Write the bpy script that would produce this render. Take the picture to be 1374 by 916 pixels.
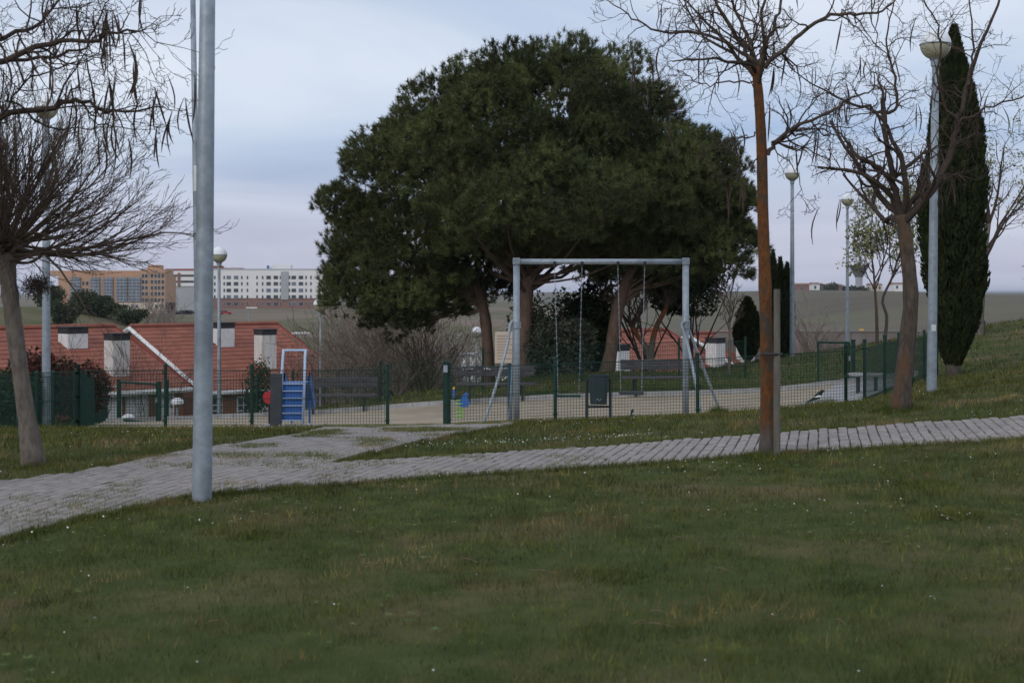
import bpy, math, random
import numpy as np
from mathutils import Vector, Matrix, Euler

# ------------------------------------------------------------------ camera, sky, sun, exposure
for o in list(bpy.data.objects): bpy.data.objects.remove(o)
scene = bpy.context.scene
COL = scene.collection
R = math.radians
F, HV, HU, CH = 1908.0, 392.0, 687.0, 1.62      # focal length in photo pixels, eye level row, centre column, eye height

cam_d = bpy.data.cameras.new('camera'); cam = bpy.data.objects.new('camera', cam_d); COL.objects.link(cam)
cam.location = (0, 0, CH); cam.rotation_euler = (R(90), 0, 0)
cam_d.sensor_width = 36; cam_d.lens = 36 * F / 1374; cam_d.shift_y = -(458 - HV) / 1374
cam_d.clip_start = 0.1; cam_d.clip_end = 40000
cam_d.dof.use_dof = True; cam_d.dof.focus_distance = 23; cam_d.dof.aperture_fstop = 4.0
scene.camera = cam

SUN_EL, SUN_AZ = 30.0, 215.0       # azimuth clockwise from +Y: behind the camera, to the left
world = bpy.data.worlds.new('World'); scene.world = world; world.use_nodes = True
nt = world.node_tree; nt.nodes.clear()
N = nt.nodes.new; LK = nt.links.new
wo = N('ShaderNodeOutputWorld'); bg = N('ShaderNodeBackground'); LK(bg.outputs[0], wo.inputs[0])
sky = N('ShaderNodeTexSky'); sky.sky_type = 'NISHITA'; sky.sun_disc = False
sky.sun_elevation = R(14); sky.sun_rotation = R(SUN_AZ); sky.air_density = 1.0; sky.dust_density = 1.5; sky.ozone_density = 2.0
bg.inputs[1].default_value = 0.1
tc = N('ShaderNodeTexCoord'); sep = N('ShaderNodeSeparateXYZ'); LK(tc.outputs['Generated'], sep.inputs[0])
def wm(op, a, b=None):
    n = N('ShaderNodeMath'); n.operation = op
    for i, s in enumerate((a, b)):
        if s is None: continue
        if isinstance(s, (int, float)): n.inputs[i].default_value = s
        else: LK(s, n.inputs[i])
    return n.outputs[0]
zc = wm('ADD', wm('MAXIMUM', sep.outputs[2], 0.0), 0.10)
cmb = N('ShaderNodeCombineXYZ'); LK(wm('DIVIDE', sep.outputs[0], zc), cmb.inputs[0]); LK(wm('DIVIDE', sep.outputs[1], zc), cmb.inputs[1])
mp = N('ShaderNodeMapping'); mp.inputs['Rotation'].default_value = (0, 0, R(12)); mp.inputs['Scale'].default_value = (0.5, 0.62, 1); mp.inputs['Location'].default_value = (3.1, 0.9, 0)
LK(cmb.outputs[0], mp.inputs[0])
ns = N('ShaderNodeTexNoise'); ns.inputs['Scale'].default_value = 0.9; ns.inputs['Detail'].default_value = 6; ns.inputs['Roughness'].default_value = 0.5; ns.inputs['Distortion'].default_value = 0.9
LK(mp.outputs[0], ns.inputs['Vector'])
rp = N('ShaderNodeValToRGB'); LK(ns.outputs[0], rp.inputs[0])
rp.color_ramp.elements[0].position = 0.26; rp.color_ramp.elements[0].color = (0, 0, 0, 1)
rp.color_ramp.elements[1].position = 0.70; rp.color_ramp.elements[1].color = (1, 1, 1, 1)
# thin high veil everywhere over the blue, thicker pale streaks, faint pink low down
veil = N('ShaderNodeValToRGB'); LK(sep.outputs[2], veil.inputs[0])
e = veil.color_ramp.elements
e[0].position = 0.0; e[0].color = (4.15, 4.3, 5.55, 1)
e[1].position = 1.0; e[1].color = (5.0, 5.7, 7.1, 1)
for p_, c_ in ((0.05, (3.95, 4.15, 5.65, 1)), (0.11, (3.1, 4.1, 6.1, 1)), (0.3, (4.3, 5.0, 6.4, 1))):
    q = e.new(p_); q.color = c_
m1 = N('ShaderNodeMix'); m1.data_type = 'RGBA'; m1.inputs[0].default_value = 0.86
LK(sky.outputs[0], m1.inputs['A']); LK(veil.outputs[0], m1.inputs['B'])
m2 = N('ShaderNodeMix'); m2.data_type = 'RGBA'
m2.inputs['B'].default_value = (6.5, 7.0, 7.8, 1)
LK(wm('MULTIPLY', rp.outputs[0], wm('MINIMUM', wm('ADD', wm('MULTIPLY', sep.outputs[2], 5.0), 0.18), 0.95)), m2.inputs[0])
LK(m1.outputs['Result'], m2.inputs['A']); LK(m2.outputs['Result'], bg.inputs[0])

sd = bpy.data.lights.new('sun', 'SUN'); sd.energy = 0.7; sd.angle = R(25); sd.color = (1, 0.95, 0.88)
sun = bpy.data.objects.new('sun', sd); COL.objects.link(sun)
a, el = R(SUN_AZ), R(SUN_EL)
sun.rotation_euler = Vector((-math.sin(a) * math.cos(el), -math.cos(a) * math.cos(el), -math.sin(el))).to_track_quat('-Z', 'Y').to_euler()
sun.location = (-20, -20, 30)
vs = scene.view_settings; vs.view_transform = 'Standard'; vs.look = 'None'; vs.exposure = 0.3; vs.gamma = 1; vs.use_curve_mapping = False

rng = np.random.default_rng(7)
random.seed(7)

# ------------------------------------------------------------------ terrain
def PX(u, v, Y):  return np.array(((u - HU) / F * Y, Y, CH - (v - HV) / F * Y))
ctrl = [(0, -8, .05), (-10, -8, -.05), (12, -8, .3), (0, 0, .02), (0, 5, 0), (-5, 5, -.04), (5, 5, .1), (-9, 10, -.2), (9, 10, .36), (20, 5, .5), (20, 20, .55),
        (26, 40, 1.0), (-20, 5, -.4), (-20, 12, -.5), (-20, 25, -.9), (-20, 38, -2.0), (-25, 60, -4.6), (-10, 60, -4.6), (0, 60, -4.0), (8, 60, -3.0), (17, 60, -1.6), (26, 60, .2),
        (-14, 48, -3.2), (-4, 48, -2.6)]
for u, v, Y in [(1374, 590, 14), (1374, 560, 16.3), (1030, 612, 13.9), (1030, 582, 16.3), (690, 637, 12.6), (690, 607, 15), (271, 668, 11.1),
                (0, 729, 9.77), (45, 625, 14), (105, 573, 24), (0, 577, 24.5), (520, 573, 23.8), (601, 573, 23.8), (745, 563, 23.8), (936, 558, 23.8), (1135, 553, 23.8),
                (1208, 550, 18), (1250, 523, 22), (1374, 500, 25), (1285, 503, 32), (1374, 462, 40), (1374, 428, 50), (1310, 440, 50), (1180, 460, 48), (1060, 478, 45), (940, 500, 42),
                (300, 561, 34.8), (150, 566, 35.2), (430, 556, 34.5), (600, 545.5, 34), (745, 537, 34), (930, 530, 34), (1040, 527, 34), (1110, 515, 34), (294, 562, 39), (650, 512, 40), (820, 497, 39), (143, 568, 35.5),
                (1208, 568, 16.3), (455, 622, 13.9), (340, 592, 16.5)]:
    ctrl.append(tuple(PX(u, v, Y)))
ctrl = np.array(ctrl)
def tps(r2): return 0.5 * r2 * np.log(r2 + 1e-9)
S_ = 10.0
cp = ctrl[:, :2] / S_
Kn = len(cp); d2 = ((cp[:, None] - cp[None]) ** 2).sum(-1)
A_ = np.zeros((Kn + 3, Kn + 3)); A_[:Kn, :Kn] = tps(d2) + np.eye(Kn) * 0.03; A_[:Kn, Kn] = 1; A_[:Kn, Kn + 1:] = cp; A_[Kn, :Kn] = 1; A_[Kn + 1:, :Kn] = cp.T
W_ = np.linalg.solve(A_, np.concatenate([ctrl[:, 2], np.zeros(3)]))
def sst(a, b, x): t = np.clip((x - a) / (b - a), 0, 1); return t * t * (3 - 2 * t)
def ZG(x, y):
    x = np.atleast_1d(np.asarray(x, float)); y = np.atleast_1d(np.asarray(y, float))
    xn, yn = np.clip(x, -27, 27) / S_, np.clip(y, -8, 62) / S_
    near = np.zeros_like(x)
    for i in range(0, len(x), 40000):
        s = slice(i, i + 40000)
        r2 = (xn[s, None] - cp[None, :, 0]) ** 2 + (yn[s, None] - cp[None, :, 1]) ** 2
        near[s] = tps(r2) @ W_[:Kn] + W_[Kn] + W_[Kn + 1] * xn[s] + W_[Kn + 2] * yn[s]
    far = -4.8 - 1.2 * sst(100, 650, y) + (7.7 - 2.3 * sst(92, 150, x)) * sst(25, 78, x) * sst(70, 400, y) \
        + 5.0 * np.exp(-((x + 58) / 17) ** 2 - ((y - 165) / 30) ** 2) + 0.35 * np.sin(x / 37 + 1) * np.sin(y / 53) * sst(90, 160, y)
    return near + (far - near) * sst(50, 78, y)
def zg(x, y): return float(ZG(x, y)[0])
def ground_hit(u, v, ymax=60):
    ys = np.linspace(3, ymax, 4000); xs = (u - HU) / F * ys; zr = CH - (v - HV) / F * ys
    k = np.argmax(zr - ZG(xs, ys) < 0); return np.array((xs[k], ys[k]))
def gp(u, Y, dz=0.0):
    x = (u - HU) / F * Y; return np.array((x, Y, zg(x, Y) + dz))

# ------------------------------------------------------------------ materials
MATS = {}
def mat(name, c1, c2=None, scale=4.0, rough=0.8, bump=0.0, bscale=None, c3=None, s3=0.6, f3=(0.5, 0.62), metal=0.0, spec=0.3, stretch=None, detail=6.0, objco=False, attr=False):
    m = bpy.data.materials.new(name); m.use_nodes = True; t = m.node_tree; b = t.nodes['Principled BSDF']
    b.inputs['Roughness'].default_value = rough; b.inputs['Metallic'].default_value = metal; b.inputs['Specular IOR Level'].default_value = spec
    col = None
    if objco: g = t.nodes.new('ShaderNodeTexCoord').outputs['Object']
    else: g = t.nodes.new('ShaderNodeNewGeometry').outputs['Position']
    if stretch:
        mpn = t.nodes.new('ShaderNodeMapping'); mpn.inputs['Scale'].default_value = stretch; t.links.new(g, mpn.inputs[0]); g = mpn.outputs[0]
    def noise(s, d=detail):
        n = t.nodes.new('ShaderNodeTexNoise'); n.inputs['Scale'].default_value = s; n.inputs['Detail'].default_value = d; n.inputs['Roughness'].default_value = 0.62
        t.links.new(g, n.inputs['Vector']); return n.outputs[0]
    def ramp(fac, p0, p1):
        n = t.nodes.new('ShaderNodeMapRange'); n.inputs[1].default_value = p0; n.inputs[2].default_value = p1; t.links.new(fac, n.inputs[0]); return n.outputs[0]
    def mix(f, A, B):
        n = t.nodes.new('ShaderNodeMix'); n.data_type = 'RGBA'
        for k, s in (('A', A), ('B', B)):
            if isinstance(s, tuple): n.inputs[k].default_value = (*s, 1)
            else: t.links.new(s, n.inputs[k])
        t.links.new(f, n.inputs[0]); return n.outputs['Result']
    if c2:
        col = mix(ramp(noise(scale), 0.36, 0.64), tuple(c1), tuple(c2))
        if c3: col = mix(ramp(noise(s3, 4), *f3), col, tuple(c3))
        if attr:
            at = t.nodes.new('ShaderNodeAttribute'); at.attribute_name = 'tint'
            n = t.nodes.new('ShaderNodeMix'); n.data_type = 'RGBA'; n.blend_type = 'MULTIPLY'; n.inputs[0].default_value = 1
            t.links.new(col, n.inputs['A']); t.links.new(at.outputs['Color'], n.inputs['B']); col = n.outputs['Result']
        t.links.new(col, b.inputs['Base Color'])
    else: b.inputs['Base Color'].default_value = (*c1, 1)
    if bump:
        bn = t.nodes.new('ShaderNodeBump'); bn.inputs['Strength'].default_value = bump; bn.inputs['Distance'].default_value = 0.02
        t.links.new(noise(bscale or scale * 4), bn.inputs['Height']); t.links.new(bn.outputs[0], b.inputs['Normal'])
    MATS[name] = m; return m
mat('lawn', (.042, .060, .016), (.072, .086, .028), 3.0, .95, .8, 40, (.13, .105, .055), .5, (.5, .66), spec=.1)
mat('field', (.095, .10, .048), (.15, .135, .085), .05, .95, 0, None, (.19, .15, .115), .016, (.47, .56), spec=.05, stretch=(1, .35, 1))
mat('bank', (.085, .092, .042), (.125, .12, .065), .25, .95, 0, None, (.14, .115, .075), .08, (.52, .66), spec=.05)
mat('brownfield', (.112, .098, .078), (.15, .132, .102), .045, .95, 0, None, (.135, .13, .085), .02, (.5, .6), spec=.05, stretch=(.5, 1.2, 1))
mat('grass', (.056, .080, .019), (.098, .118, .036), 1.9, .8, 0, None, (.19, .155, .085), .8, (.53, .68), spec=.15, attr=True)
mat('paver', (.215, .192, .178), (.34, .303, .282), 8, .9, .3, 60, (.20, .19, .175), 1.2, (.52, .75))
mat('joint', (.05, .052, .03), (.10, .09, .07), 14, .95, .4, 60)
mat('sand', (.31, .255, .185), (.40, .33, .245), 5, .95, .5, 50, (.27, .225, .165), .5, (.5, .7))
mat('concrete', (.30, .295, .30), (.38, .375, .37), 5, .9, .2, 60, (.25, .245, .235), .8, (.5, .7))
mat('galv', (.25, .295, .34), (.33, .375, .42), 14, .5, .05, 60, (.21, .24, .27), 2.5, (.5, .65), metal=.25, spec=.4)
mat('green_paint', (.006, .03, .022), (.009, .042, .03), 10, .5, spec=.3)
mat('globe_white', (.80, .82, .84), None, rough=.35)
mat('globe_glass', (.42, .40, .29), (.36, .35, .27), 20, .25, spec=.5)
mat('lamp_core', (.30, .28, .2), None, rough=.5)
mat('bark_grey', (.12, .10, .085), (.21, .18, .155), 22, .95, .9, 70, (.10, .085, .07), 3, (.5, .7), stretch=(1, 1, .35))
mat('bark_brown', (.065, .05, .04), (.13, .10, .08), 26, .95, 1.0, 60, (.14, .075, .035), 4, (.56, .68), stretch=(1, 1, .3))
mat('bark_lichen', (.105, .046, .02), (.20, .078, .023), 34, .95, 1.0, 90, (.075, .062, .05), 9, (.51, .61), stretch=(1, 1, .45))
mat('twig', (.055, .042, .036), (.09, .068, .056), 20, .95, spec=.1)
mat('twig_brown', (.08, .06, .047), (.125, .095, .074), 14, .95, spec=.1)
mat('twig_grey', (.17, .135, .118), (.25, .205, .175), 8, .95, spec=.1)
mat('pod', (.035, .024, .02), (.08, .05, .038), 14, .8)
mat('pine_bark', (.10, .068, .052), (.17, .11, .085), 9, .95, .9, 30, stretch=(1, 1, .4))
mat('needles', (.050, .066, .028), (.088, .100, .038), .9, .75, spec=.2, attr=True)
mat('cypress_leaf', (.017, .026, .010), (.030, .039, .015), 3, .85, spec=.1, attr=True)
mat('shrub_leaf', (.032, .045, .022), (.055, .07, .034), 3, .8, spec=.15, attr=True)
mat('olive_leaf', (.05, .06, .04), (.085, .095, .07), 3, .8, spec=.15, attr=True)
mat('red_leaf', (.12, .028, .028), (.045, .05, .026), 2.2, .7, spec=.2, attr=True)
mat('young_leaf', (.19, .20, .075), (.25, .25, .11), 3, .8, attr=True)
mat('bright_leaf', (.10, .13, .04), (.15, .18, .06), 3, .8, attr=True)
mat('wood_grey', (.11, .10, .085), (.165, .15, .125), 20, .95, .5, 60, stretch=(1, 1, .15))
mat('plank_dark', (.055, .05, .056), (.085, .078, .084), 8, .75, .2, 40)
mat('iron', (.02, .02, .022), None, rough=.55, spec=.4)
mat('blue_paint', (.045, .14, .42), (.055, .165, .48), 6, .45, spec=.4)
mat('pale_blue', (.42, .52, .68), None, rough=.4)
mat('slate', (.045, .05, .058), (.062, .066, .074), 6, .7)
mat('bin_green', (.02, .036, .04), (.027, .044, .048), 7, .55)
mat('board', (.50, .41, .33), (.56, .46, .37), 5, .7)
mat('print', (.22, .18, .17), None)
mat('teal_post', (.02, .07, .11), None, rough=.5)
mat('spring_green', (.30, .55, .12), None, rough=.5)
mat('red_plastic', (.55, .04, .05), None, rough=.5)
mat('yellow_plastic', (.75, .45, .05), None, rough=.5)
mat('white_paint', (.72, .72, .72), (.62, .62, .61), 6, .7)
mat('rusty_white', (.66, .65, .63), (.56, .54, .51), 3, .85, .1, 20, (.36, .22, .13), 1.1, (.56, .7), stretch=(2.2, 2.2, .5))
mat('roof_tile', (.235, .082, .057), (.31, .112, .075), 1.3, .9, .3, 14, (.19, .08, .06), .4, (.55, .75))
mat('roof_edge', (.20, .035, .03), None)
mat('brick_wall', (.24, .095, .065), (.29, .12, .08), 5, .9, .15, 30)
mat('chimney_cap', (.03, .03, .034), (.045, .045, .05), 5, .9)
mat('glass_dark', (.035, .04, .05), (.07, .08, .095), .3, .35, spec=.35)
mat('glass_blue', (.09, .13, .19), (.16, .20, .25), .15, .2, spec=.6)
mat('far_white', (.78, .765, .75), (.72, .705, .69), .1, .85)
mat('far_brown', (.22, .125, .10), (.25, .15, .12), .2, .9)
mat('far_orange', (.42, .255, .165), (.47, .29, .19), .1, .9)
mat('far_grey', (.36, .37, .385), (.41, .42, .43), .1, .9)
mat('far_cream', (.55, .47, .38), (.60, .52, .42), .2, .9)
mat('far_dark', (.10, .105, .115), (.14, .14, .15), .3, .9)
mat('far_roof', (.22, .13, .10), (.27, .17, .13), .2, .9)
mat('hill', (.06, .075, .06), (.09, .1, .07), .002, 1)
mat('feather_black', (.008, .009, .012), None, rough=.5)
mat('feather_white', (.75, .75, .75), None, rough=.7)
mat('daisy', (.75, .75, .73), (.68, .68, .69), 30, .8)
mat('car_red', (.35, .03, .03), None, rough=.3); mat('car_white', (.7, .7, .72), None, rough=.3); mat('car_dark', (.03, .04, .06), None, rough=.3); mat('car_silver', (.4, .42, .45), None, rough=.3)
mat('rubber', (.02, .02, .02), None)
mat('straw', (.17, .13, .075), (.10, .075, .045), 20, .9)
mat('dry_wall', (.16, .14, .13), (.22, .195, .175), .8, .95)
def wave_relief(name, scale, direction='Z'):
    m = MATS[name]; t = m.node_tree; b = t.nodes['Principled BSDF']
    w = t.nodes.new('ShaderNodeTexWave'); w.bands_direction = direction; w.inputs['Scale'].default_value = scale; w.inputs['Distortion'].default_value = 0.3
    g = t.nodes.new('ShaderNodeNewGeometry'); t.links.new(g.outputs['Position'], w.inputs['Vector'])
    bn = t.nodes.new('ShaderNodeBump'); bn.inputs['Strength'].default_value = .35; bn.inputs['Distance'].default_value = .05
    t.links.new(w.outputs['Fac'], bn.inputs['Height']); t.links.new(bn.outputs[0], b.inputs['Normal'])
wave_relief('roof_tile', 2.6)
def lichen_free_foot(name, z0, z1, grey):        # lichen starts a little above the soil
    t = MATS[name].node_tree; b = t.nodes['Principled BSDF']; src = b.inputs['Base Color'].links[0].from_socket; g = t.nodes.new('ShaderNodeNewGeometry'); sp = t.nodes.new('ShaderNodeSeparateXYZ'); t.links.new(g.outputs['Position'], sp.inputs[0])
    n = t.nodes.new('ShaderNodeTexNoise'); n.inputs['Scale'].default_value = 9; ad = t.nodes.new('ShaderNodeMath'); ad.operation = 'MULTIPLY_ADD'; t.links.new(n.outputs[0], ad.inputs[0]); ad.inputs[1].default_value = .5; t.links.new(sp.outputs[2], ad.inputs[2])
    mr = t.nodes.new('ShaderNodeMapRange'); mr.inputs[1].default_value = z0; mr.inputs[2].default_value = z1; t.links.new(ad.outputs[0], mr.inputs[0]); mx = t.nodes.new('ShaderNodeMix'); mx.data_type = 'RGBA'; mx.inputs['A'].default_value = (*grey, 1)
    t.links.new(mr.outputs[0], mx.inputs[0]); t.links.new(src, mx.inputs['B']); t.links.new(mx.outputs['Result'], b.inputs['Base Color'])
lichen_free_foot('bark_lichen', .38, .62, (.13, .115, .10))

# ------------------------------------------------------------------ mesh helpers
def rotz(a): c, s = math.cos(a), math.sin(a); return np.array(((c, -s, 0), (s, c, 0), (0, 0, 1)))
class MB:
    def __init__(s): s.v = []; s.f = []; s.n = 0
    def add(s, verts, faces):
        verts = np.asarray(verts, float).reshape(-1, 3); s.v.append(verts)
        s.f.extend([tuple(int(i) + s.n for i in f) for f in faces]); s.n += len(verts); return s
    def box(s, c, size, rot=None, top=1.0):
        h = np.array(size) / 2
        q = np.array([(-1, -1, -1), (1, -1, -1), (1, 1, -1), (-1, 1, -1), (-top, -top, 1), (top, -top, 1), (top, top, 1), (-top, top, 1)], float) * h
        if rot is not None: q = q @ np.asarray(rot).T
        return s.add(q + np.array(c), [(3, 2, 1, 0), (4, 5, 6, 7), (0, 1, 5, 4), (1, 2, 6, 5), (2, 3, 7, 6), (3, 0, 4, 7)])
    def bbox(s, c, size, bev=.006, rot=None):          # chamfered box
        h = np.array(size) / 2; b = min(bev, h.min() * .45); vs_ = []
        for sx in (-1, 1):
            for sy in (-1, 1):
                for sz in (-1, 1):
                    for k in range(3):
                        p = np.array((sx, sy, sz)) * h
                        for j in range(3):
                            if j != k: p[j] -= (sx, sy, sz)[j] * b
                        vs_.append(p)
        vs_ = np.array(vs_); idx = lambda sx, sy, sz, k: (((sx + 1) // 2 * 2 + (sy + 1) // 2) * 2 + (sz + 1) // 2) * 3 + k
        fs = []
        for k in range(3):
            o = [j for j in range(3) if j != k]
            for sg in (-1, 1):
                q = []
                for s1, s2 in ((-1, -1), (1, -1), (1, 1), (-1, 1)):
                    t = [0, 0, 0]; t[k] = sg; t[o[0]] = s1; t[o[1]] = s2; q.append(idx(*t, k))
                if (sg > 0) == (k == 1): q = q[::-1]
                fs.append(q)
        for k in range(3):
            o = [j for j in range(3) if j != k]
            for s1 in (-1, 1):
                for s2 in (-1, 1):
                    q = []
                    for sg in (-1, 1):
                        t = [0, 0, 0]; t[k] = sg; t[o[0]] = s1; t[o[1]] = s2
                        q.append((idx(*t, o[0]), idx(*t, o[1])))
                    fs.append((q[0][0], q[0][1], q[1][1], q[1][0]))
        for sx in (-1, 1):
            for sy in (-1, 1):
                for sz in (-1, 1): fs.append([idx(sx, sy, sz, k) for k in range(3)])
        if rot is not None: vs_ = vs_ @ np.asarray(rot).T
        return s.add(vs_ + np.array(c), fs)
    def tube(s, pts, rad, k=8, cap=True):
        pts = np.asarray(pts, float); n = len(pts)
        rad = np.full(n, rad) if np.isscalar(rad) else np.asarray(rad, float)
        t = np.empty_like(pts); t[1:-1] = pts[2:] - pts[:-2]; t[0] = pts[1] - pts[0]; t[-1] = pts[-1] - pts[-2]
        t /= np.linalg.norm(t, axis=1)[:, None] + 1e-12
        ref = np.array((0, 0, 1.0)) if abs(t[:, 2]).mean() < .8 else np.array((0.0, 1, 0.05))
        a = np.cross(t, ref); a /= np.linalg.norm(a, axis=1)[:, None] + 1e-12; b = np.cross(t, a)
        th = np.arange(k) * 2 * math.pi / k
        ring = pts[:, None] + rad[:, None, None] * (np.cos(th)[None, :, None] * a[:, None] + np.sin(th)[None, :, None] * b[:, None])
        fs = []
        for i in range(n - 1):
            o = i * k
            for j in range(k): fs.append((o + j, o + (j + 1) % k, o + k + (j + 1) % k, o + k + j))
        if cap: fs.append(tuple(range(k))[::-1]); fs.append(tuple(range((n - 1) * k, n * k)))
        return s.add(ring.reshape(-1, 3), fs)
    def lathe(s, c, prof, k=24):
        prof = np.asarray(prof, float); th = np.arange(k) * 2 * math.pi / k; n = len(prof)
        v = np.stack([prof[:, 0, None] * np.cos(th), prof[:, 0, None] * np.sin(th), np.repeat(prof[:, 1, None], k, 1)], -1).reshape(-1, 3) + np.array(c)
        fs = [(i * k + j, i * k + (j + 1) % k, (i + 1) * k + (j + 1) % k, (i + 1) * k + j) for i in range(n - 1) for j in range(k)]
        return s.add(v, fs)
    def build(s, name, m, parent=None, root=None, smooth=False, tint=None, location=None):
        me = bpy.data.meshes.new(name); v = np.concatenate(s.v) if s.v else np.zeros((0, 3))
        org = np.zeros(3)
        if root is None and parent is not None: root = parent if parent.parent is None else parent.parent
        if root is not None: org = np.array(root.location)
        elif location is not None: org = np.array(location)
        me.from_pydata((v - org).tolist(), [], s.f); me.materials.append(MATS[m])
        if smooth: me.polygons.foreach_set('use_smooth', np.ones(len(me.polygons), bool))
        o = bpy.data.objects.new(name, me); COL.objects.link(o)
        if parent is not None: o.parent = parent
        elif location is not None: o.location = location
        return o
def soup(name, verts, per, m, parent=None, tint=None, root=None):
    """many little triangles (per=3) or quads (per=4) as one mesh, optional tint per face"""
    verts = np.asarray(verts, np.float32).reshape(-1, 3); n = len(verts); nf = n // per
    org = np.zeros(3)
    if parent is not None:
        rt = parent if parent.parent is None else parent.parent; org = np.array(rt.location)
    me = bpy.data.meshes.new(name); me.vertices.add(n); me.vertices.foreach_set('co', (verts - org).astype(np.float32).ravel())
    me.loops.add(n); me.loops.foreach_set('vertex_index', np.arange(n, dtype=np.int32))
    me.polygons.add(nf); me.polygons.foreach_set('loop_start', np.arange(0, n, per, dtype=np.int32))
    me.update(calc_edges=True)
    if tint is not None:
        at = me.attributes.new('tint', 'FLOAT_COLOR', 'FACE'); t = np.ones((nf, 4), np.float32); t[:, :3] = tint; at.data.foreach_set('color', t.ravel())
    me.materials.append(MATS[m]); o = bpy.data.objects.new(name, me); COL.objects.link(o)
    if parent is not None: o.parent = parent
    return o
def tag(o, label=None, cat=None, group=None, kind=None):
    if label: o['label'] = label
    if cat: o['category'] = cat
    if group: o['group'] = group
    if kind: o['kind'] = kind
    return o
def thing(name, label, cat, loc, group=None, rz=0.0):
    o = bpy.data.objects.new(name, None); o.empty_display_size = .2; COL.objects.link(o); o.location = tuple(float(q) for q in loc); o.rotation_euler = (0, 0, rz)
    return tag(o, label, cat, group)
def inst(name, src, parent, loc, rot=(0, 0, 0), scale=(1, 1, 1)):
    o = src.copy() if src.users_collection == () or True else src
    o.name = name; COL.objects.link(o); o.parent = parent; o.location = loc; o.rotation_euler = rot; o.scale = scale; return o
def inpoly(P, x, y):
    P = np.asarray(P); r = np.zeros(len(x), bool); j = len(P) - 1
    for i in range(len(P)):
        xi, yi, xj, yj = P[i, 0], P[i, 1], P[j, 0], P[j, 1]
        c = ((yi > y) != (yj > y)) & (x < (xj - xi) * (y - yi) / (yj - yi + 1e-12) + xi); r ^= c; j = i
    return r
def vnoise(x, y, s, seed=0):
    """smooth value noise 0..1"""
    r_ = np.random.default_rng(seed).random((64, 64)); x = x / s + 31.7; y = y / s + 17.3
    i, j = np.floor(x).astype(int), np.floor(y).astype(int); fx, fy = x - i, y - j; fx = fx * fx * (3 - 2 * fx); fy = fy * fy * (3 - 2 * fy)
    g = lambda a, b: r_[a % 64, b % 64]
    return (g(i, j) * (1 - fx) + g(i + 1, j) * fx) * (1 - fy) + (g(i, j + 1) * (1 - fx) + g(i + 1, j + 1) * fx) * fy

# ------------------------------------------------------------------ ground sheet
def grow_axis(a, b, step, lim, g=1.12):
    c = list(np.arange(a, b + 1e-6, step)); s = step; p = c[-1]
    while p < lim: s *= g; p += s; c.append(p)
    return c
xp = grow_axis(0, 13, .25, 9000); xs = np.array([-q for q in xp[:0:-1]] + xp)
ys = np.array([-60, -40, -25, -15, -9, -6] + grow_axis(-4, 50, .25, 14000))
gx, gy = np.meshgrid(xs, ys); gz = ZG(gx.ravel(), gy.ravel())
gv = np.stack([gx.ravel(), gy.ravel(), gz], -1); nx, ny = len(xs), len(ys)
ii, jj = np.meshgrid(np.arange(nx - 1), np.arange(ny - 1)); b0 = (jj * nx + ii).ravel()
gf = np.stack([b0, b0 + 1, b0 + nx + 1, b0 + nx], -1)
me = bpy.data.meshes.new('ground'); me.from_pydata(gv.tolist(), [], gf.tolist())
for m_ in ('lawn', 'field', 'brownfield', 'bank'): me.materials.append(MATS[m_])
fy = gy.ravel()[b0]; fx = gx.ravel()[b0]
mi = np.where((fx < -20) & (fy > 56) & (fy < 195), 3, np.where(fy > 56, np.where((fx > 18) & (fy > 70), 2, 1), 0)).astype(np.int32)
me.polygons.foreach_set('material_index', mi); me.polygons.foreach_set('use_smooth', np.ones(len(mi), bool))
ground = bpy.data.objects.new('ground', me); COL.objects.link(ground); tag(ground, kind='structure')

def sheet(name, poly, m, dz, step=.2):
    """a sheet following the terrain inside a polygon (clipped grid cells by bmesh bisect are overkill: fine grid cells)"""
    P = np.asarray(poly); lo, hi = P.min(0), P.max(0)
    import bmesh
    from mathutils.geometry import tessellate_polygon
    bm = bmesh.new(); f = bm.faces.new([bm.verts.new((p[0], p[1], 0)) for p in P])
    for ax, l, h in ((0, lo[0], hi[0]), (1, lo[1], hi[1])):
        for c in np.arange(math.ceil(l / step) * step, h, step):
            no = (1, 0, 0) if ax == 0 else (0, 1, 0); co = (c, 0, 0) if ax == 0 else (0, c, 0)
            bmesh.ops.bisect_plane(bm, geom=bm.verts[:] + bm.edges[:] + bm.faces[:], plane_co=co, plane_no=no)
    vv = np.array([v.co[:] for v in bm.verts]); z = ZG(vv[:, 0], vv[:, 1]) + dz
    for v, q in zip(bm.verts, z): v.co.z = q
    bmesh.ops.recalc_face_normals(bm, faces=bm.faces[:])
    if bm.faces[:] and sum(f.normal.z for f in bm.faces) < 0: bmesh.ops.reverse_faces(bm, faces=bm.faces[:])
    me = bpy.data.meshes.new(name); bm.to_mesh(me); bm.free(); me.materials.append(MATS[m])
    o = bpy.data.objects.new(name, me); COL.objects.link(o); return tag(o, kind='structure')

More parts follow.
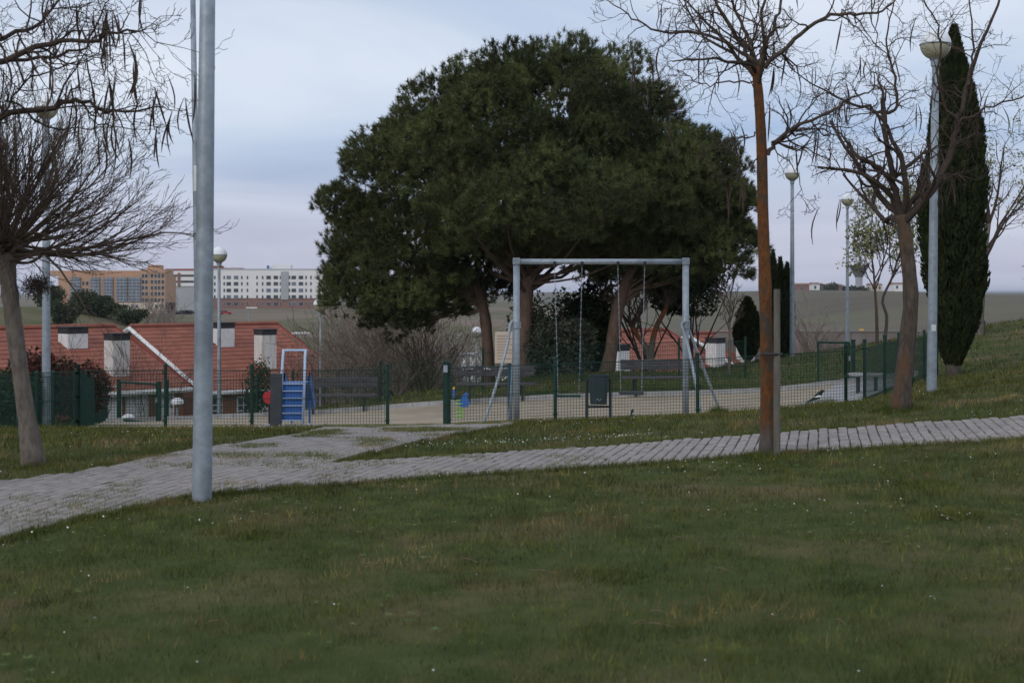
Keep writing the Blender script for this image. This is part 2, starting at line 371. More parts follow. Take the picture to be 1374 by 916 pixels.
# main path and its branch to the playground gate
near_e = [(-260, 800), (-80, 748), (0, 729), (80, 706), (180, 684), (271, 667), (400, 655), (640, 638), (860, 624), (1030, 610), (1200, 600), (1374, 590), (1560, 582)]
far_e = [(1560, 548), (1374, 560), (1208, 570), (1060, 581), (900, 592), (700, 607), (560, 616), (455, 622), (520, 605), (600, 587), (655, 577.5), (690, 572)]
left_e = [(440, 574.5), (400, 584), (340, 593), (270, 602), (180, 620), (100, 636), (0, 646), (-80, 655), (-260, 676)]
path_poly = [ground_hit(u, v) for u, v in near_e + far_e]
FENCE_Y = 23.8
path_poly += [np.array((path_poly[-1][0], FENCE_Y + .05)), np.array(((440 - HU) / F * FENCE_Y, FENCE_Y + .05))]
path_poly += [ground_hit(u, v) for u, v in left_e]
path_poly = np.array(path_poly)
path = sheet('path', path_poly, 'joint', .004, .25)

# playground sand, kerb, grey walk inside
pg = np.array([(-7.3, FENCE_Y + .06), (5.55, FENCE_Y + .06), (9.7, 33.9), (-10.1, 35.2)])
sand = sheet('playground_sand', pg, 'sand', .006, .4)
walk_poly = np.array([(4.4, FENCE_Y + .12), (5.5, FENCE_Y + .12), (8.9, 31.9), (9.4, 33.4), (7.6, 33.6), (6.9, 31.5)])
walk = sheet('playground_walk', walk_poly, 'concrete', .011, .4)
strip_poly = np.array([(-7.2, FENCE_Y + .10), (4.38, FENCE_Y + .10), (4.45, FENCE_Y + .75), (-7.2, FENCE_Y + .75)])
strip = sheet('entrance_paving', strip_poly, 'concrete', .010, .4)
kb = MB(); kx = np.linspace(-10.0, 9.6, 50); kerb_y = lambda x: 35.2 + (33.9 - 35.2) * (x + 10.1) / 19.8 - .25
kerb_root = None
for i in range(len(kx) - 1):
    x0, x1 = kx[i] + .004, kx[i + 1] - .004
    P = []
    for x in (x0, x1):
        for dy in (-.07, .07):
            y = kerb_y(x) + dy; P += [(x, y, zg(x, y) - .1), (x, y, zg(x, y) + .11)]
    kb.add(P, [(0, 4, 5, 1), (2, 3, 7, 6), (1, 5, 7, 3), (0, 1, 3, 2), (4, 6, 7, 5)])
kerb = tag(kb.build('kerb', 'concrete'), kind='structure')

# pavers: rows run about 12 degrees right of the view, 10 cm wide, 20 cm long, staggered
BA = math.atan(413 / F); dl = np.array((math.sin(BA), math.cos(BA))); dw = np.array((math.cos(BA), -math.sin(BA)))
lo, hi = path_poly.min(0), path_poly.max(0)
ctr = (lo + hi) / 2; ext = np.linalg.norm(hi - lo) / 2 + 1
ri = np.arange(-int(ext / .105), int(ext / .105)); li = np.arange(-int(ext / .205), int(ext / .205))
RI, LI = np.meshgrid(ri, li); RI, LI = RI.ravel(), LI.ravel()
off = np.where(RI % 2 == 0, 0.0, .1025)
bxy = ctr + (RI * .105)[:, None] * dw + (LI * .205 + off)[:, None] * dl
bxy += rng.normal(0, .003, bxy.shape)
ok = inpoly(path_poly, bxy[:, 0], bxy[:, 1])
for sx, sy in ((.045, .09), (-.045, .09), (.045, -.09), (-.045, -.09)):
    q = bxy + sx * dw + sy * dl; ok &= inpoly(path_poly, q[:, 0], q[:, 1])
bxy = bxy[ok]; bz = ZG(bxy[:, 0], bxy[:, 1]) + .004 + rng.normal(0, .0018, len(bxy))
ex = ZG(bxy[:, 0] + .1, bxy[:, 1]) - ZG(bxy[:, 0] - .1, bxy[:, 1]); ey = ZG(bxy[:, 0], bxy[:, 1] + .1) - ZG(bxy[:, 0], bxy[:, 1] - .1)
dist = np.hypot(bxy[:, 0], bxy[:, 1]); vis = np.abs(bxy[:, 0] / bxy[:, 1]) < .362
order = np.argsort(np.where(vis, dist, 1e9))
proto = MB().bbox((0, 0, 0), (.093, .194, .05), .006).build('brick', 'paver')
bme = proto.data; first = True
tilt = rng.normal(0, .006, (len(bxy), 2))
for k in order[:300]:
    o = proto if first else proto.copy()
    if not first: COL.objects.link(o)
    first = False
    o.parent = path; n = Vector((-ex[k] / .2 + tilt[k, 0], -ey[k] / .2 + tilt[k, 1], 1)).normalized()
    qz = Vector((dl[0], dl[1], 0)); y_ = (qz - n * qz.dot(n)).normalized(); x_ = y_.cross(n)
    M = Matrix((x_, y_, n)).transposed().to_4x4(); M.translation = (bxy[k, 0], bxy[k, 1], bz[k]); o.matrix_local = M
cu = np.array([(-.0465, -.098, -.02), (.0465, -.098, -.02), (.0465, .098, -.02), (-.0465, .098, -.02), (-.0465, -.098, .019), (.0465, -.098, .019), (.0465, .098, .019), (-.0465, .098, .019),
               (-.041, -.092, .025), (.041, -.092, .025), (.041, .092, .025), (-.041, .092, .025)])
cq = [(8, 9, 10, 11)] + [(a_, (a_ + 1) % 4, (a_ + 1) % 4 + 4, a_ + 4) for a_ in range(4)] + [(a_ + 4, (a_ + 1) % 4 + 4, (a_ + 1) % 4 + 8, a_ + 8) for a_ in range(4)]
rest = order[300:]
wv = bxy[rest][:, None] + cu[None, :, 0, None] * dw + cu[None, :, 1, None] * dl
wz = bz[rest][:, None] + cu[None, :, 2] + (wv[..., 0] - bxy[rest][:, None, 0]) * (ex[rest] / .2 + tilt[rest, 0])[:, None] + (wv[..., 1] - bxy[rest][:, None, 1]) * (ey[rest] / .2 + tilt[rest, 1])[:, None]
wv = np.concatenate([wv, wz[..., None]], -1)
o = soup('brick_field', wv[:, np.array(cq)].reshape(-1, 3), 4, 'paver'); o.parent = path; tag(o, kind='stuff')

# far hills on the skyline
hm = []
hx = np.linspace(1500, 9000, 60); hz = 3 + 7 * vnoise(hx, hx * 0, 900, 3) + 5 * sst(2000, 4200, hx)
for i in range(len(hx)): hm += [(hx[i], 9000, -20), (hx[i], 9400, hz[i]), (hx[i], 10400, -20)]
tag(MB().add(hm, [(3 * i + j, 3 * i + 3 + j, 3 * i + 4 + j, 3 * i + 1 + j) for i in range(len(hx) - 1) for j in (0, 1)]).build('hills', 'hill'), kind='structure')

# ------------------------------------------------------------------ grass
def make_blades(x, y, h, w, lean, seed):
    r_ = np.random.default_rng(seed); n = len(x); z = ZG(x, y) - .004
    a = r_.random(n) * 2 * math.pi; la = r_.random(n) * 2 * math.pi; ll = lean * r_.random(n) * h
    base = np.stack([x, y, z], -1); t = np.stack([np.cos(a), np.sin(a), a * 0], -1) * w[:, None] / 2
    tip = base + np.stack([np.cos(la) * ll, np.sin(la) * ll, h], -1)
    return np.stack([base - t, base + t, tip], 1)
def lawn_ok(x, y):
    k = ~inpoly(path_poly, x, y)
    k &= ~(inpoly(np.array([(-7.35, FENCE_Y - .02), (5.6, FENCE_Y - .02), (9.8, 33.95), (-10.2, 35.25)]), x, y) & (y > FENCE_Y - .02))
    return k
V_, T_ = [], []
WORN = [((40, 835), (170, 800), .22), ((150, 806), (430, 770), .26), ((420, 765), (700, 725), .2), ((40, 600), (215, 592), .5), ((1250, 545), (1374, 530), .4), ((880, 880), (1150, 850), .12), ((1280, 508), (1374, 498), .3)]
for seed, (y0, y1, dens, hh, ww) in enumerate([(4.2, 7.5, 3400, .04, .0035), (7.5, 11, 2600, .042, .0045), (11, 15.5, 1700, .045, .006), (15.5, 24.2, 700, .055, .01), (24.2, 36, 160, .07, .02), (36, 52, 50, .09, .035)]):
    hw = .38 * y1 + 2.2; n = int(dens * 2 * hw * (y1 - y0)); x = rng.uniform(-hw, hw, n); y = rng.uniform(y0, y1, n)
    k = (np.abs(x) < .38 * y + 2.2) & lawn_ok(x, y); k &= rng.random(n) < .35 + .65 * vnoise(x, y, .35, 5); x, y = x[k], y[k]
    tuft = vnoise(x, y, .28, 11) ** 2; big = vnoise(x, y, 1.1, 4)
    h = hh * (.45 + .9 * rng.random(len(x))) * (.55 + 1.0 * tuft + .5 * big)
    V_.append(make_blades(x, y, h, ww * (.7 + .6 * rng.random(len(x))), .9, seed + 40))
    g = (.5 + .55 * rng.random(len(x))) * (.30 + 1.05 * vnoise(x, y, .11, 61) + .6 * vnoise(x, y, .4, 62)); dry = (rng.random(len(x)) < .09)
    wd = np.full(len(x), 9.0)
    for (ua, va), (ub, vb), hw_ in WORN:
        pa, pb = ground_hit(ua, va), ground_hit(ub, vb); ab = pb - pa; tt_ = np.clip(((x - pa[0]) * ab[0] + (y - pa[1]) * ab[1]) / (ab @ ab), 0, 1); wd = np.minimum(wd, np.hypot(x - pa[0] - tt_ * ab[0], y - pa[1] - tt_ * ab[1]) / hw_)
    dry |= rng.random(len(x)) < .85 * np.clip(1.25 - wd, 0, 1) * sst(.25, .6, vnoise(x, y, .16, 81))
    yl = vnoise(x, y, .33, 63)[:, None]; t = np.stack([g * (1 + .15 * rng.random(len(x))), g, g * .9], -1) * (1 + yl * np.array((.22, .08, -.05))); t[dry] *= (1.85, 1.65, 1.75); T_.append(t)
# tall edge tufts by the path, weeds in the joints of the branch, clumps at trunks and posts
def patch(cx, cy, r, n, h, w, inside=False):
    a = rng.random(n) * 2 * math.pi; q = r * np.sqrt(rng.random(n)); x = cx + q * np.cos(a); y = cy + q * np.sin(a)
    hh = h * (1 - .7 * (q / r) ** 2) * (.5 + .7 * rng.random(n))
    V_.append(make_blades(x, y, hh, np.full(n, w), .7, int(rng.integers(1e6)))); g = .6 + .6 * rng.random(n); T_.append(np.stack([g, g * 1.02, g * .8], -1))
for u, v, r, h in [(1030, 613, .28, .10), (45, 626, .28, .09), (1208, 551, .4, .10), (271, 670, .3, .07),  (1060, 560, .2, .1), (1286, 506, .4, .08), (700, 566, .5, .05),
                   (340, 720, .2, .06), (290, 715, .15, .06), (1270, 690, .3, .06), (1240, 650, .25, .06), (820, 775, .25, .05)]:
    p = ground_hit(u, v); patch(p[0], p[1], r, int(900 * (r / .3) ** 2), h, .008)
for u, r, h in ((963, .2, .2), (1085, .24, .2), (1108, .26, .22), (1045, .16, .12), (700, .3, .08), (660, .2, .07)): p = gp(u, 23.45); patch(p[0], p[1], r, 900, h, .011)
n = 26000; x = rng.uniform(-8, 1, n); y = rng.uniform(9, 23.6, n)
d_ = np.where(y > 14.2, 1.0, .34) * sst(.5, .74, vnoise(x, y * .8, .42, 21)); k = inpoly(path_poly, x, y) & (rng.random(n) < d_)
for cx, cy in zip(x[k], y[k]):
    m_ = 16; px_, py_ = cx + rng.normal(0, .05, m_), cy + rng.normal(0, .03, m_)
    V_.append(make_blades(px_, py_, .022 + .03 * rng.random(m_) + .02, np.full(m_, .009), .9, int(rng.integers(1e6)))); g = .9 + .8 * rng.random(m_); T_.append(np.stack([g * 1.25, g * 1.1, g], -1))
n = 16000; e_i = rng.integers(0, len(near_e) + len(far_e) - 1, n); tt = rng.random(n)[:, None]
ep = path_poly[e_i] * (1 - tt) + path_poly[e_i + 1] * tt + rng.normal(0, .05, (n, 2)) * (1, .8)
V_.append(make_blades(ep[:, 0], ep[:, 1], .03 + .05 * rng.random(n), np.full(n, .007), .8, 77)); g = .6 + .8 * rng.random(n); T_.append(np.stack([g * 1.1, g, g * .9], -1))
V_ = np.concatenate(V_); T_ = np.concatenate(T_)
tag(soup('grass', V_.reshape(-1, 3), 3, 'grass', tint=T_), 'short green lawn grass with dry straw patches', 'grass', kind='stuff')
print('blades', len(V_))
n = 1500; x = rng.uniform(-4.5, 5.5, n); y = rng.uniform(5, 15, n); k = lawn_ok(x, y) & (vnoise(x, y, .9, 71) > .52); x, y = x[k], y[k]; W_l, W_t = [], []
for cx, cy in zip(x, y):
    z = zg(cx, cy) + .022; m_ = 7; a0 = rng.random() * 6.28; g = rng.uniform(.9, 1.6)
    for j in range(m_):
        a_ = a0 + j * 6.28 / m_ + rng.normal(0, .2); L = rng.uniform(.014, .032); d_ = np.array((math.cos(a_), math.sin(a_), .35)); e_ = np.array((-math.sin(a_), math.cos(a_), 0)); c_ = np.array((cx, cy, z))
        W_l += [c_, c_ + d_ * L * .6 + e_ * L * .22, c_ + d_ * L, c_ + d_ * L * .6 - e_ * L * .22]; W_t.append((g * .85, g, g * 1.1))
tag(soup('clover', np.array(W_l), 4, 'grass', tint=np.array(W_t)), 'low broad leaved weeds flat among the lawn grass', 'weeds', kind='stuff')
# daisies scattered in the lawn, thick along the wedge between the two paths
n = 4200; x = rng.uniform(-6, 7, n); y = rng.uniform(5.2, 23, n)
w_ = .10 + .5 * sst(.6, .8, vnoise(x, y, 1.3, 33))
k = lawn_ok(x, y) & (rng.random(n) < w_ * np.where(y < 8.5, .5, 1)); x, y = x[k], y[k]
q0, q1 = ground_hit(520, 606), ground_hit(880, 588); t = rng.random(170)[:, None]; qq = q0 * (1 - t) + q1 * t + np.abs(rng.normal(0, .35, (170, 2))) * (0.2, 1); kk = lawn_ok(qq[:, 0], qq[:, 1]); x = np.r_[x, qq[kk, 0]]; y = np.r_[y, qq[kk, 1]]
D_ = []
for cx, cy in zip(x, y):
    r_ = rng.uniform(.0045, .0075) * (.72 if cy < 9 else 1); z = zg(cx, cy) + rng.uniform(.04, .06); th = np.arange(6) * math.pi / 3; tx, ty = rng.normal(0, .45, 2)
    ring = np.stack([cx + r_ * np.cos(th), cy + r_ * np.sin(th), z + r_ * (np.cos(th) * tx + np.sin(th) * ty)], -1)
    for i in range(6): D_ += [(cx, cy, z + .003), ring[i], ring[(i + 1) % 6]]
tag(soup('daisies', np.array(D_), 3, 'daisy'), 'tiny white daisies dotted through the lawn', 'flowers', kind='stuff')
S = MB()
for i in range(22):
    u, v = rng.uniform(60, 1360), rng.uniform(618, 850); p = ground_hit(u, v); a_ = rng.random() * math.pi; L = rng.uniform(.03, .11); z = zg(*p) + (.022)
    S.tube([(p[0] - L * math.cos(a_), p[1] - L * math.sin(a_), z), (p[0], p[1], z + .008), (p[0] + L * math.cos(a_), p[1] + L * math.sin(a_), z)], (.002, .0045, .002), 4)
tag(S.build('fallen_pods', 'straw'), 'dry fallen seed pods lying in the grass', 'litter', kind='stuff')

# ------------------------------------------------------------------ branch growth
def unit(v): return v / (np.linalg.norm(v) + 1e-12)
def grow(out, p, d, L, r, lvl, r_, wander=.25, up=.08, kids=(5, 4, 3), ang=(35, 60), shrink=.55, nseg=5, k0=.2, tips=None, kk=(6, 5, 4, 3)):
    pts, rad = [p], [r]; d = unit(d); seg = L / nseg; dirs = [d]
    for i in range(nseg):
        d = unit(d + r_.normal(0, wander, 3) + np.array((0, 0, up))); p = p + d * seg; pts.append(p); dirs.append(d); rad.append(r * (1 - .72 * (i + 1) / nseg))
    out.append((np.array(pts), np.array(rad), lvl))
    if lvl >= len(kids):
        if tips is not None: tips.append(pts[-1])
        return
    for c in range(kids[lvl]):
        t = k0 + (1 - k0) * (c + r_.random()) / kids[lvl]; i = min(int(t * nseg), nseg - 1); f = t * nseg - i
        q = pts[i] * (1 - f) + pts[i + 1] * f; ax = unit(np.cross(dirs[i], r_.normal(0, 1, 3))); a_ = R(r_.uniform(*ang))
        nd = dirs[i] * math.cos(a_) + np.cross(ax, dirs[i]) * math.sin(a_)
        grow(out, q, nd, L * shrink * (1 - .35 * t) * r_.uniform(.75, 1.25), max(rad[i] * .6, .0025), lvl + 1, r_, wander, up, kids, ang, shrink, max(3, nseg - 1), k0, tips)
def tubes(lines, rmin=.0, kfun=lambda r: 7 if r > .03 else (5 if r > .012 else 3)):
    m = MB()
    for pts, rad, *_ in lines: m.tube(pts, np.maximum(rad, rmin), kfun(rad[0]), cap=False)
    return m
def spline(pts, n):
    pts = np.asarray(pts, float); P = np.vstack([2 * pts[0] - pts[1], pts, 2 * pts[-1] - pts[-2]]); o = []
    for t in np.linspace(0, len(pts) - 1 - 1e-6, n):
        i = int(t); f = t - i; a_, b_, c_, d_ = P[i:i + 4]
        o.append(.5 * (2 * b_ + (c_ - a_) * f + (2 * a_ - 5 * b_ + 4 * c_ - d_) * f * f + (3 * b_ - a_ - 3 * c_ + d_) * f ** 3))
    return np.array(o)
def limb(pix, Y, dy, r0, r1, n=14):
    P = np.array([PX(u, v, Y + dy * i / (len(pix) - 1)) for i, (u, v) in enumerate(pix)]); P = spline(P, n); return P, np.linspace(r0, r1, n)
def trunk_mesh(P, rad, k=12, seed=0, flare=1.5):
    r_ = np.random.default_rng(seed); rad = np.array(rad); n = len(rad); hgt = P[:, 2] - P[0, 2]
    rad = rad * (1 + (flare - 1) * np.exp(-np.maximum(hgt, 0) / .12)) * (1 + r_.normal(0, .03, n)); P = P.copy(); P[0, 2] -= .12
    return MB().tube(P, rad, k)
pod_mesh = []
for s_ in range(3):
    r_ = np.random.default_rng(s_ + 90); L = .30; t = np.linspace(0, 1, 6); cx = .03 * (s_ - 1) * np.sin(t * 3) ; cy = .018 * np.sin(t * 2.2 + s_)
    o = MB().tube(np.stack([cx, cy, -L * t], -1), np.array((.0015, .0045, .006, .006, .0048, .0012)), 4, cap=False).build('seed_pod', 'pod'); pod_mesh.append(o.data); bpy.data.objects.remove(o)
def add_pods(root, tips, n, r_, smin=.85, smax=1.4):
    org = np.array(root.location); pick = r_.choice(len(tips), min(n, len(tips)), replace=False)
    for i in pick:
        for j in range(1 + (r_.random() < .35)):
            o = bpy.data.objects.new('seed_pod', pod_mesh[int(r_.integers(3))]); COL.objects.link(o); o.parent = root
            o.location = tuple(tips[i] - org + np.array((r_.normal(0, .012), r_.normal(0, .012), .004))); o.rotation_euler = (r_.normal(0, .10), r_.normal(0, .10), r_.random() * 6.28); s_ = r_.uniform(smin, smax); o.scale = (1.4, 1.4, s_)

def catalpa(label, base_u, Y, trunk_pix, tr, limbs, bark, seed, npods, extra=6):
    r_ = np.random.default_rng(seed); P = spline(np.array([PX(u, v, Y) for u, v in trunk_pix]), 26)
    P[0, 2] = zg(P[0, 0], P[0, 1])
    root = thing('catalpa_tree', label, 'tree', P[0], 'bare catalpa trees hung with long pods')
    rad = np.interp(np.linspace(0, 1, 26), np.linspace(0, 1, len(tr)), tr)
    trunk_mesh(P, rad, 12, seed).build('trunk', bark, root, smooth=True)
    big, out, tips = [], [], []
    for pix, dy, r0, r1, kids in limbs:
        L, rd = limb(pix, Y, dy, r0 * .8, r1 * .8 if r1 > .004 else r1, 3 + 3 * len(pix)); L = L + np.r_[np.zeros((1, 3)), r_.normal(0, .012, (len(L) - 1, 3))]; big.append((L, rd))
        tl = np.linalg.norm(np.diff(L, axis=0), axis=1).sum()
        for c in range(int(kids * 1.6)):
            i = int(r_.uniform(.22, 1) * (len(L) - 2)); d0 = unit(L[i + 1] - L[i]); ax = unit(np.cross(d0, r_.normal(0, 1, 3))); a_ = R(r_.uniform(35, 75))
            nd = d0 * math.cos(a_) + np.cross(ax, d0) * math.sin(a_)
            grow(out, L[i], nd, r_.uniform(.28, .62) * min(1.2, tl), min(rd[i] * .6, .012), 0, r_, .33, .05, (4, 3), (30, 70), .55, 6, .25, tips)
        grow(out, L[-1], L[-1] - L[-2], .18 if r1 <= .004 else .5, rd[-1], 0, r_, .3, .05, (4, 3), (30, 70), .6, 6, .1, tips)
    top = P[-1]
    for c in range(extra):      # limbs running into the depth, away from and towards the viewer
        a_ = (c + r_.random() * .6) / extra * 2 * math.pi; d0 = np.array((math.cos(a_) * .35, math.sin(a_), .55))
        grow(out, P[-1 - int(r_.integers(0, 4))], d0, r_.uniform(1.0, 1.7), tr[-1] * .55, 0, r_, .22, .04, (6, 4, 3), (30, 65), .5, 8, .25, tips)
    tubes(big).build('limbs', 'twig' if bark != 'bark_lichen' else 'bark_brown', root, smooth=True)
    tubes(out, .0022).build('twigs', 'twig', root)
    add_pods(root, tips, npods, r_)
    return root
catalpa('bare catalpa with orange lichen on its straight trunk beside a stake', 1030, 13.9,
        [(1030, 613), (1029, 500), (1027, 400), (1024, 300), (1022, 200), (1018, 130), (1014, 90)], [.074, .066, .061, .057, .052, .047, .042],
        [([(1014, 92), (996, 60), (975, 30), (955, -10), (935, -70)], -.3, .035, .012, 6), ([(1014, 92), (1004, 50), (985, 10), (972, -50)], .4, .03, .012, 5),
         ([(1015, 95), (1036, 80), (1070, 50), (1110, 25), (1150, 20), (1185, 14), (1206, -6)], .25, .034, .01, 9), ([(1013, 88), (985, 65), (940, 45), (885, 42), (850, 25), (815, -2)], -.3, .026, .006, 8),
         ([(1021, 112), (985, 110), (950, 115), (922, 100), (905, 92)], .3, .014, .005, 5), ([(1030, 208), (1042, 188), (1080, 163), (1115, 148), (1150, 128), (1180, 120)], -.35, .03, .008, 9),
         ([(1036, 195), (1070, 175), (1105, 170), (1145, 172)], .5, .018, .006, 6), ([(1021, 205), (1005, 224), (985, 232)], -.2, .012, .004, 3), ([(1021, 180), (990, 186), (955, 200)], .4, .012, .004, 4),
         ([(1016, 92), (1030, 55), (1045, 10), (1060, -60)], .5, .03, .012, 5), ([(1034, 200), (1055, 215), (1075, 250), (1062, 275)], .3, .010, .003, 3)], 'bark_lichen', 3, 46)
catalpa('bare catalpa with grey forked trunk and a broken stub, beside a green fence', 1208, 18,
        [(1208, 550), (1216, 470), (1222, 400), (1216, 330), (1210, 288)], [.112, .105, .098, .092, .085],
        [([(1210, 292), (1200, 252), (1196, 225), (1190, 190), (1187, 152)], -.3, .06, .035, 3), ([(1197, 244), (1180, 226), (1165, 218), (1155, 212)], -.2, .042, .036, 1), ([(1156, 212), (1160, 232), (1156, 252)], 0, .012, .006, 0),
         ([(1198, 240), (1216, 225), (1240, 205), (1262, 195)], .2, .045, .012, 4), ([(1187, 155), (1165, 145), (1130, 135), (1095, 115), (1060, 92)], -.4, .03, .007, 8),
         ([(1187, 152), (1204, 142), (1201, 100), (1190, 55), (1200, 0)], .3, .03, .01, 8), ([(1212, 295), (1240, 268), (1265, 230), (1280, 190), (1287, 160), (1300, 110), (1318, 55), (1345, -10)], .3, .075, .018, 9),
         ([(1285, 165), (1266, 140), (1258, 100), (1262, 50), (1238, -5)], -.4, .03, .01, 7), ([(1300, 115), (1306, 60), (1298, -10)], .5, .025, .01, 6), ([(1286, 165), (1318, 148), (1374, 128), (1410, 110)], -.3, .022, .007, 7),
         ([(1280, 195), (1310, 180), (1350, 175)], .4, .012, .005, 4), ([(1198, 235), (1182, 252), (1165, 262)], -.3, .010, .004, 4), ([(1222, 290), (1240, 250), (1270, 235)], .3, .01, .004, 4)], 'bark_brown', 5, 44)
catalpa('bare catalpa overhanging from the side, long pods on crooked dark branches', -220, 11.5,
        [(-200, 705), (-205, 560), (-200, 420), (-190, 300), (-180, 210)], [.12, .11, .10, .095, .085],
        [([(-180, 220), (-100, 195), (0, 160), (75, 141), (110, 136), (150, 150), (200, 144), (238, 146)], .3, .045, .003, 10), ([(110, 136), (130, 165), (175, 172), (212, 175)], .1, .010, .003, 5),
         ([(-185, 190), (-100, 120), (-20, 88), (60, 62), (120, 52), (170, 40), (200, 42)], -.4, .05, .003, 13), ([(-20, 88), (50, 78), (110, 68), (140, 40)], .3, .025, .004, 10),
         ([(-180, 180), (-90, 90), (0, 52), (50, 32), (88, -5)], .5, .04, .01, 12), ([(-185, 190), (-130, 60), (-70, -30), (-40, -90)], -.3, .05, .015, 6), ([(-190, 210), (-290, 130), (-380, 60)], .4, .05, .012, 6),
         ([(0, 155), (40, 105), (90, 88), (135, 70)], -.3, .014, .004, 9)], 'bark_grey', 9, 90, 4)

# dense bare tree on the left lawn: a knotted head with sweeping rising rods
r_ = np.random.default_rng(21)
P = spline(np.array([PX(u, v, 14) for u, v in [(46, 626), (33, 540), (22, 460), (12, 385), (6, 340)]]), 22); P[0, 2] = zg(P[0, 0], P[0, 1])
root = thing('bare_tree', 'dense bare tree with a leaning grey trunk and fan of rising twigs', 'tree', P[0])
trunk_mesh(P, np.interp(np.linspace(0, 1, 22), (0, .3, .8, 1), (.10, .082, .082, .11)), 12, 4).build('trunk', 'bark_grey', root, smooth=True)
out = []; head = P[-1]
for c in range(56):
    a_ = c * 2.39996; el_ = R(-10 + 92 * ((c + .5) / 56) ** 1.1); L = 1.5 - .3 * math.sin(el_); d0 = np.array((math.cos(a_) * math.cos(el_), math.sin(a_) * math.cos(el_), math.sin(el_)))
    grow(out, head + d0 * .05 + np.array((0, 0, r_.uniform(-.12, .12))), d0, L * r_.uniform(.85, 1.1), r_.uniform(.014, .027), 0, r_, .085, .028, (9, 5, 3), (16, 36), .52, 8, .16)
tubes(out, .002).build('crown', 'twig_brown', root)
nest = []
q = PX(50, 384, 14)
for i in range(260):
    d0 = unit(r_.normal(0, 1, 3)); c_ = q + r_.normal(0, 1, 3) * (.07, .07, .045); nest.append((np.array([c_ - d0 * .07, c_ + d0 * .07]), np.array((.003, .002)), 0))
nr = thing('bird_nest', 'dark round twig nest under the dense bare tree', 'nest', q); tubes(nest).build('nest_twigs', 'twig', nr)

# stake beside the orange tree
p0 = PX(1042.5, 612, 13.75); p0[2] = zg(p0[0], p0[1])
st = thing('tree_stake', 'weathered grey wooden stake tied beside the orange lichen trunk', 'stake', p0)
MB().tube([p0 - (0, 0, .2), p0 + (0, 0, .8), p0 + (0, 0, 1.62)], (.034, .033, .031), 10).build('post', 'wood_grey', st, smooth=False)
MB().lathe(p0 + (-.045, .06, .98), [(.105, 0), (.11, .012), (.105, .024)], 16).build('tie_band', 'iron', st)

# ------------------------------------------------------------------ pines
def needle_tufts(centers, dirs, n_per, length, width, r_):
    n = len(centers); c = np.repeat(centers, n_per, 0); d = np.repeat(dirs, n_per, 0); m = n * n_per
    nd = d * .62 + r_.normal(0, .56, (m, 3)); nd /= np.linalg.norm(nd, axis=1)[:, None]
    c = c + d * (r_.random(m) * .11 - .07)[:, None] + r_.normal(0, .012, (m, 3))
    L = length * (.6 + .6 * r_.random(m)); sd_ = np.cross(nd, r_.normal(0, 1, (m, 3))); sd_ /= np.linalg.norm(sd_, axis=1)[:, None] + 1e-9; w = width * (.7 + .6 * r_.random(m))
    return np.stack([c - sd_ * w[:, None] / 2, c + sd_ * w[:, None] / 2, c + nd * L[:, None]], 1)
def pine(label, trunk_pix, Y, tr, lobes, seed, dens=1.0):
    """lobes: list of (u, v, dy, rx_px, rz_px) ellipsoids that make up the crown"""
    r_ = np.random.default_rng(seed); P = spline(np.array([PX(u, v, Y) for u, v in trunk_pix]), 16); P[0, 2] = zg(P[0, 0], P[0, 1])
    root = thing('pine_tree', label, 'tree', P[0], 'umbrella pines behind the playground')
    trunk_mesh(P, np.linspace(tr[0], tr[1], 16), 12, seed, 1.25).build('trunk', 'pine_bark', root, smooth=True)
    px = Y / F; T, D, brs = [], [], []; tints = []
    for (u, v, dy, rx, rz) in lobes:
        c = PX(u, v, Y + dy); ax = np.array((max(rx * px - .55, .2), max(rx * px * .95 - .55, .2), max(rz * px - .5, .15))); nb = int(max(6, 3.6 * (ax[0] * ax[0] + 2 * ax[0] * ax[2])) * dens)
        for i in range(nb):
            z = 1 - (i + .5) / nb * 1.62; a_ = i * 2.39996 + r_.random(); s_ = math.sqrt(max(0, 1 - z * z)); n0 = np.array((math.cos(a_) * s_, math.sin(a_) * s_, z))
            rr = r_.uniform(.78, 1.12); q = c + ax * n0 * rr; lr = r_.uniform(.5, .98) * min(1, .45 + rx / 70)       # one bough of foliage
            nt = int(46 * (lr / .6) ** 2); dd = r_.normal(0, 1, (nt, 3)) + n0 * .6; dd[:, 2] = np.abs(dd[:, 2]) * .95 - .12; dd /= np.linalg.norm(dd, axis=1)[:, None]
            T.append(q + dd * lr * (.78 + .27 * r_.random((nt, 1)))); e_ = dd * .5 + n0 * .5 + (0, 0, .75); D.append(e_ / np.linalg.norm(e_, axis=1)[:, None])
            tints.append(np.repeat(np.clip(r_.normal(1, .3), .5, 1.75), nt) * r_.uniform(.72, 1.32, nt))
            if r_.random() < .27:
                s0 = P[int(r_.uniform(.55, 1) * 15)]; mid = s0 * .45 + q * .55 + np.array((0, 0, -.25)) + r_.normal(0, .12, 3); brs.append((spline(np.array([s0, mid, q]), 8), np.linspace(r_.uniform(.035, .085), .012, 8)))
            if i % 2 == 0:      # inner foliage that keeps the crown from being hollow
                q2 = c + ax * n0 * r_.uniform(.3, .75); d2_ = r_.normal(0, 1, (14, 3)); d2_ /= np.linalg.norm(d2_, axis=1)[:, None]
                T.append(q2 + d2_ * .5); D.append(d2_); tints.append(np.full(14, .9))
    T = np.concatenate(T); D = np.concatenate(D); tn = np.concatenate(tints)
    V = needle_tufts(T, D, 28, .165, .018, r_)
    tt = np.repeat(tn, 28) * r_.uniform(.8, 1.2, len(V)); tint = np.stack([tt * 1.02, tt, tt * .9], -1)
    tubes(brs, 0, lambda r: 6).build('limbs', 'pine_bark', root, smooth=True)
    soup('crown', V.reshape(-1, 3), 3, 'needles', root, tint)
    print('pine', len(V))
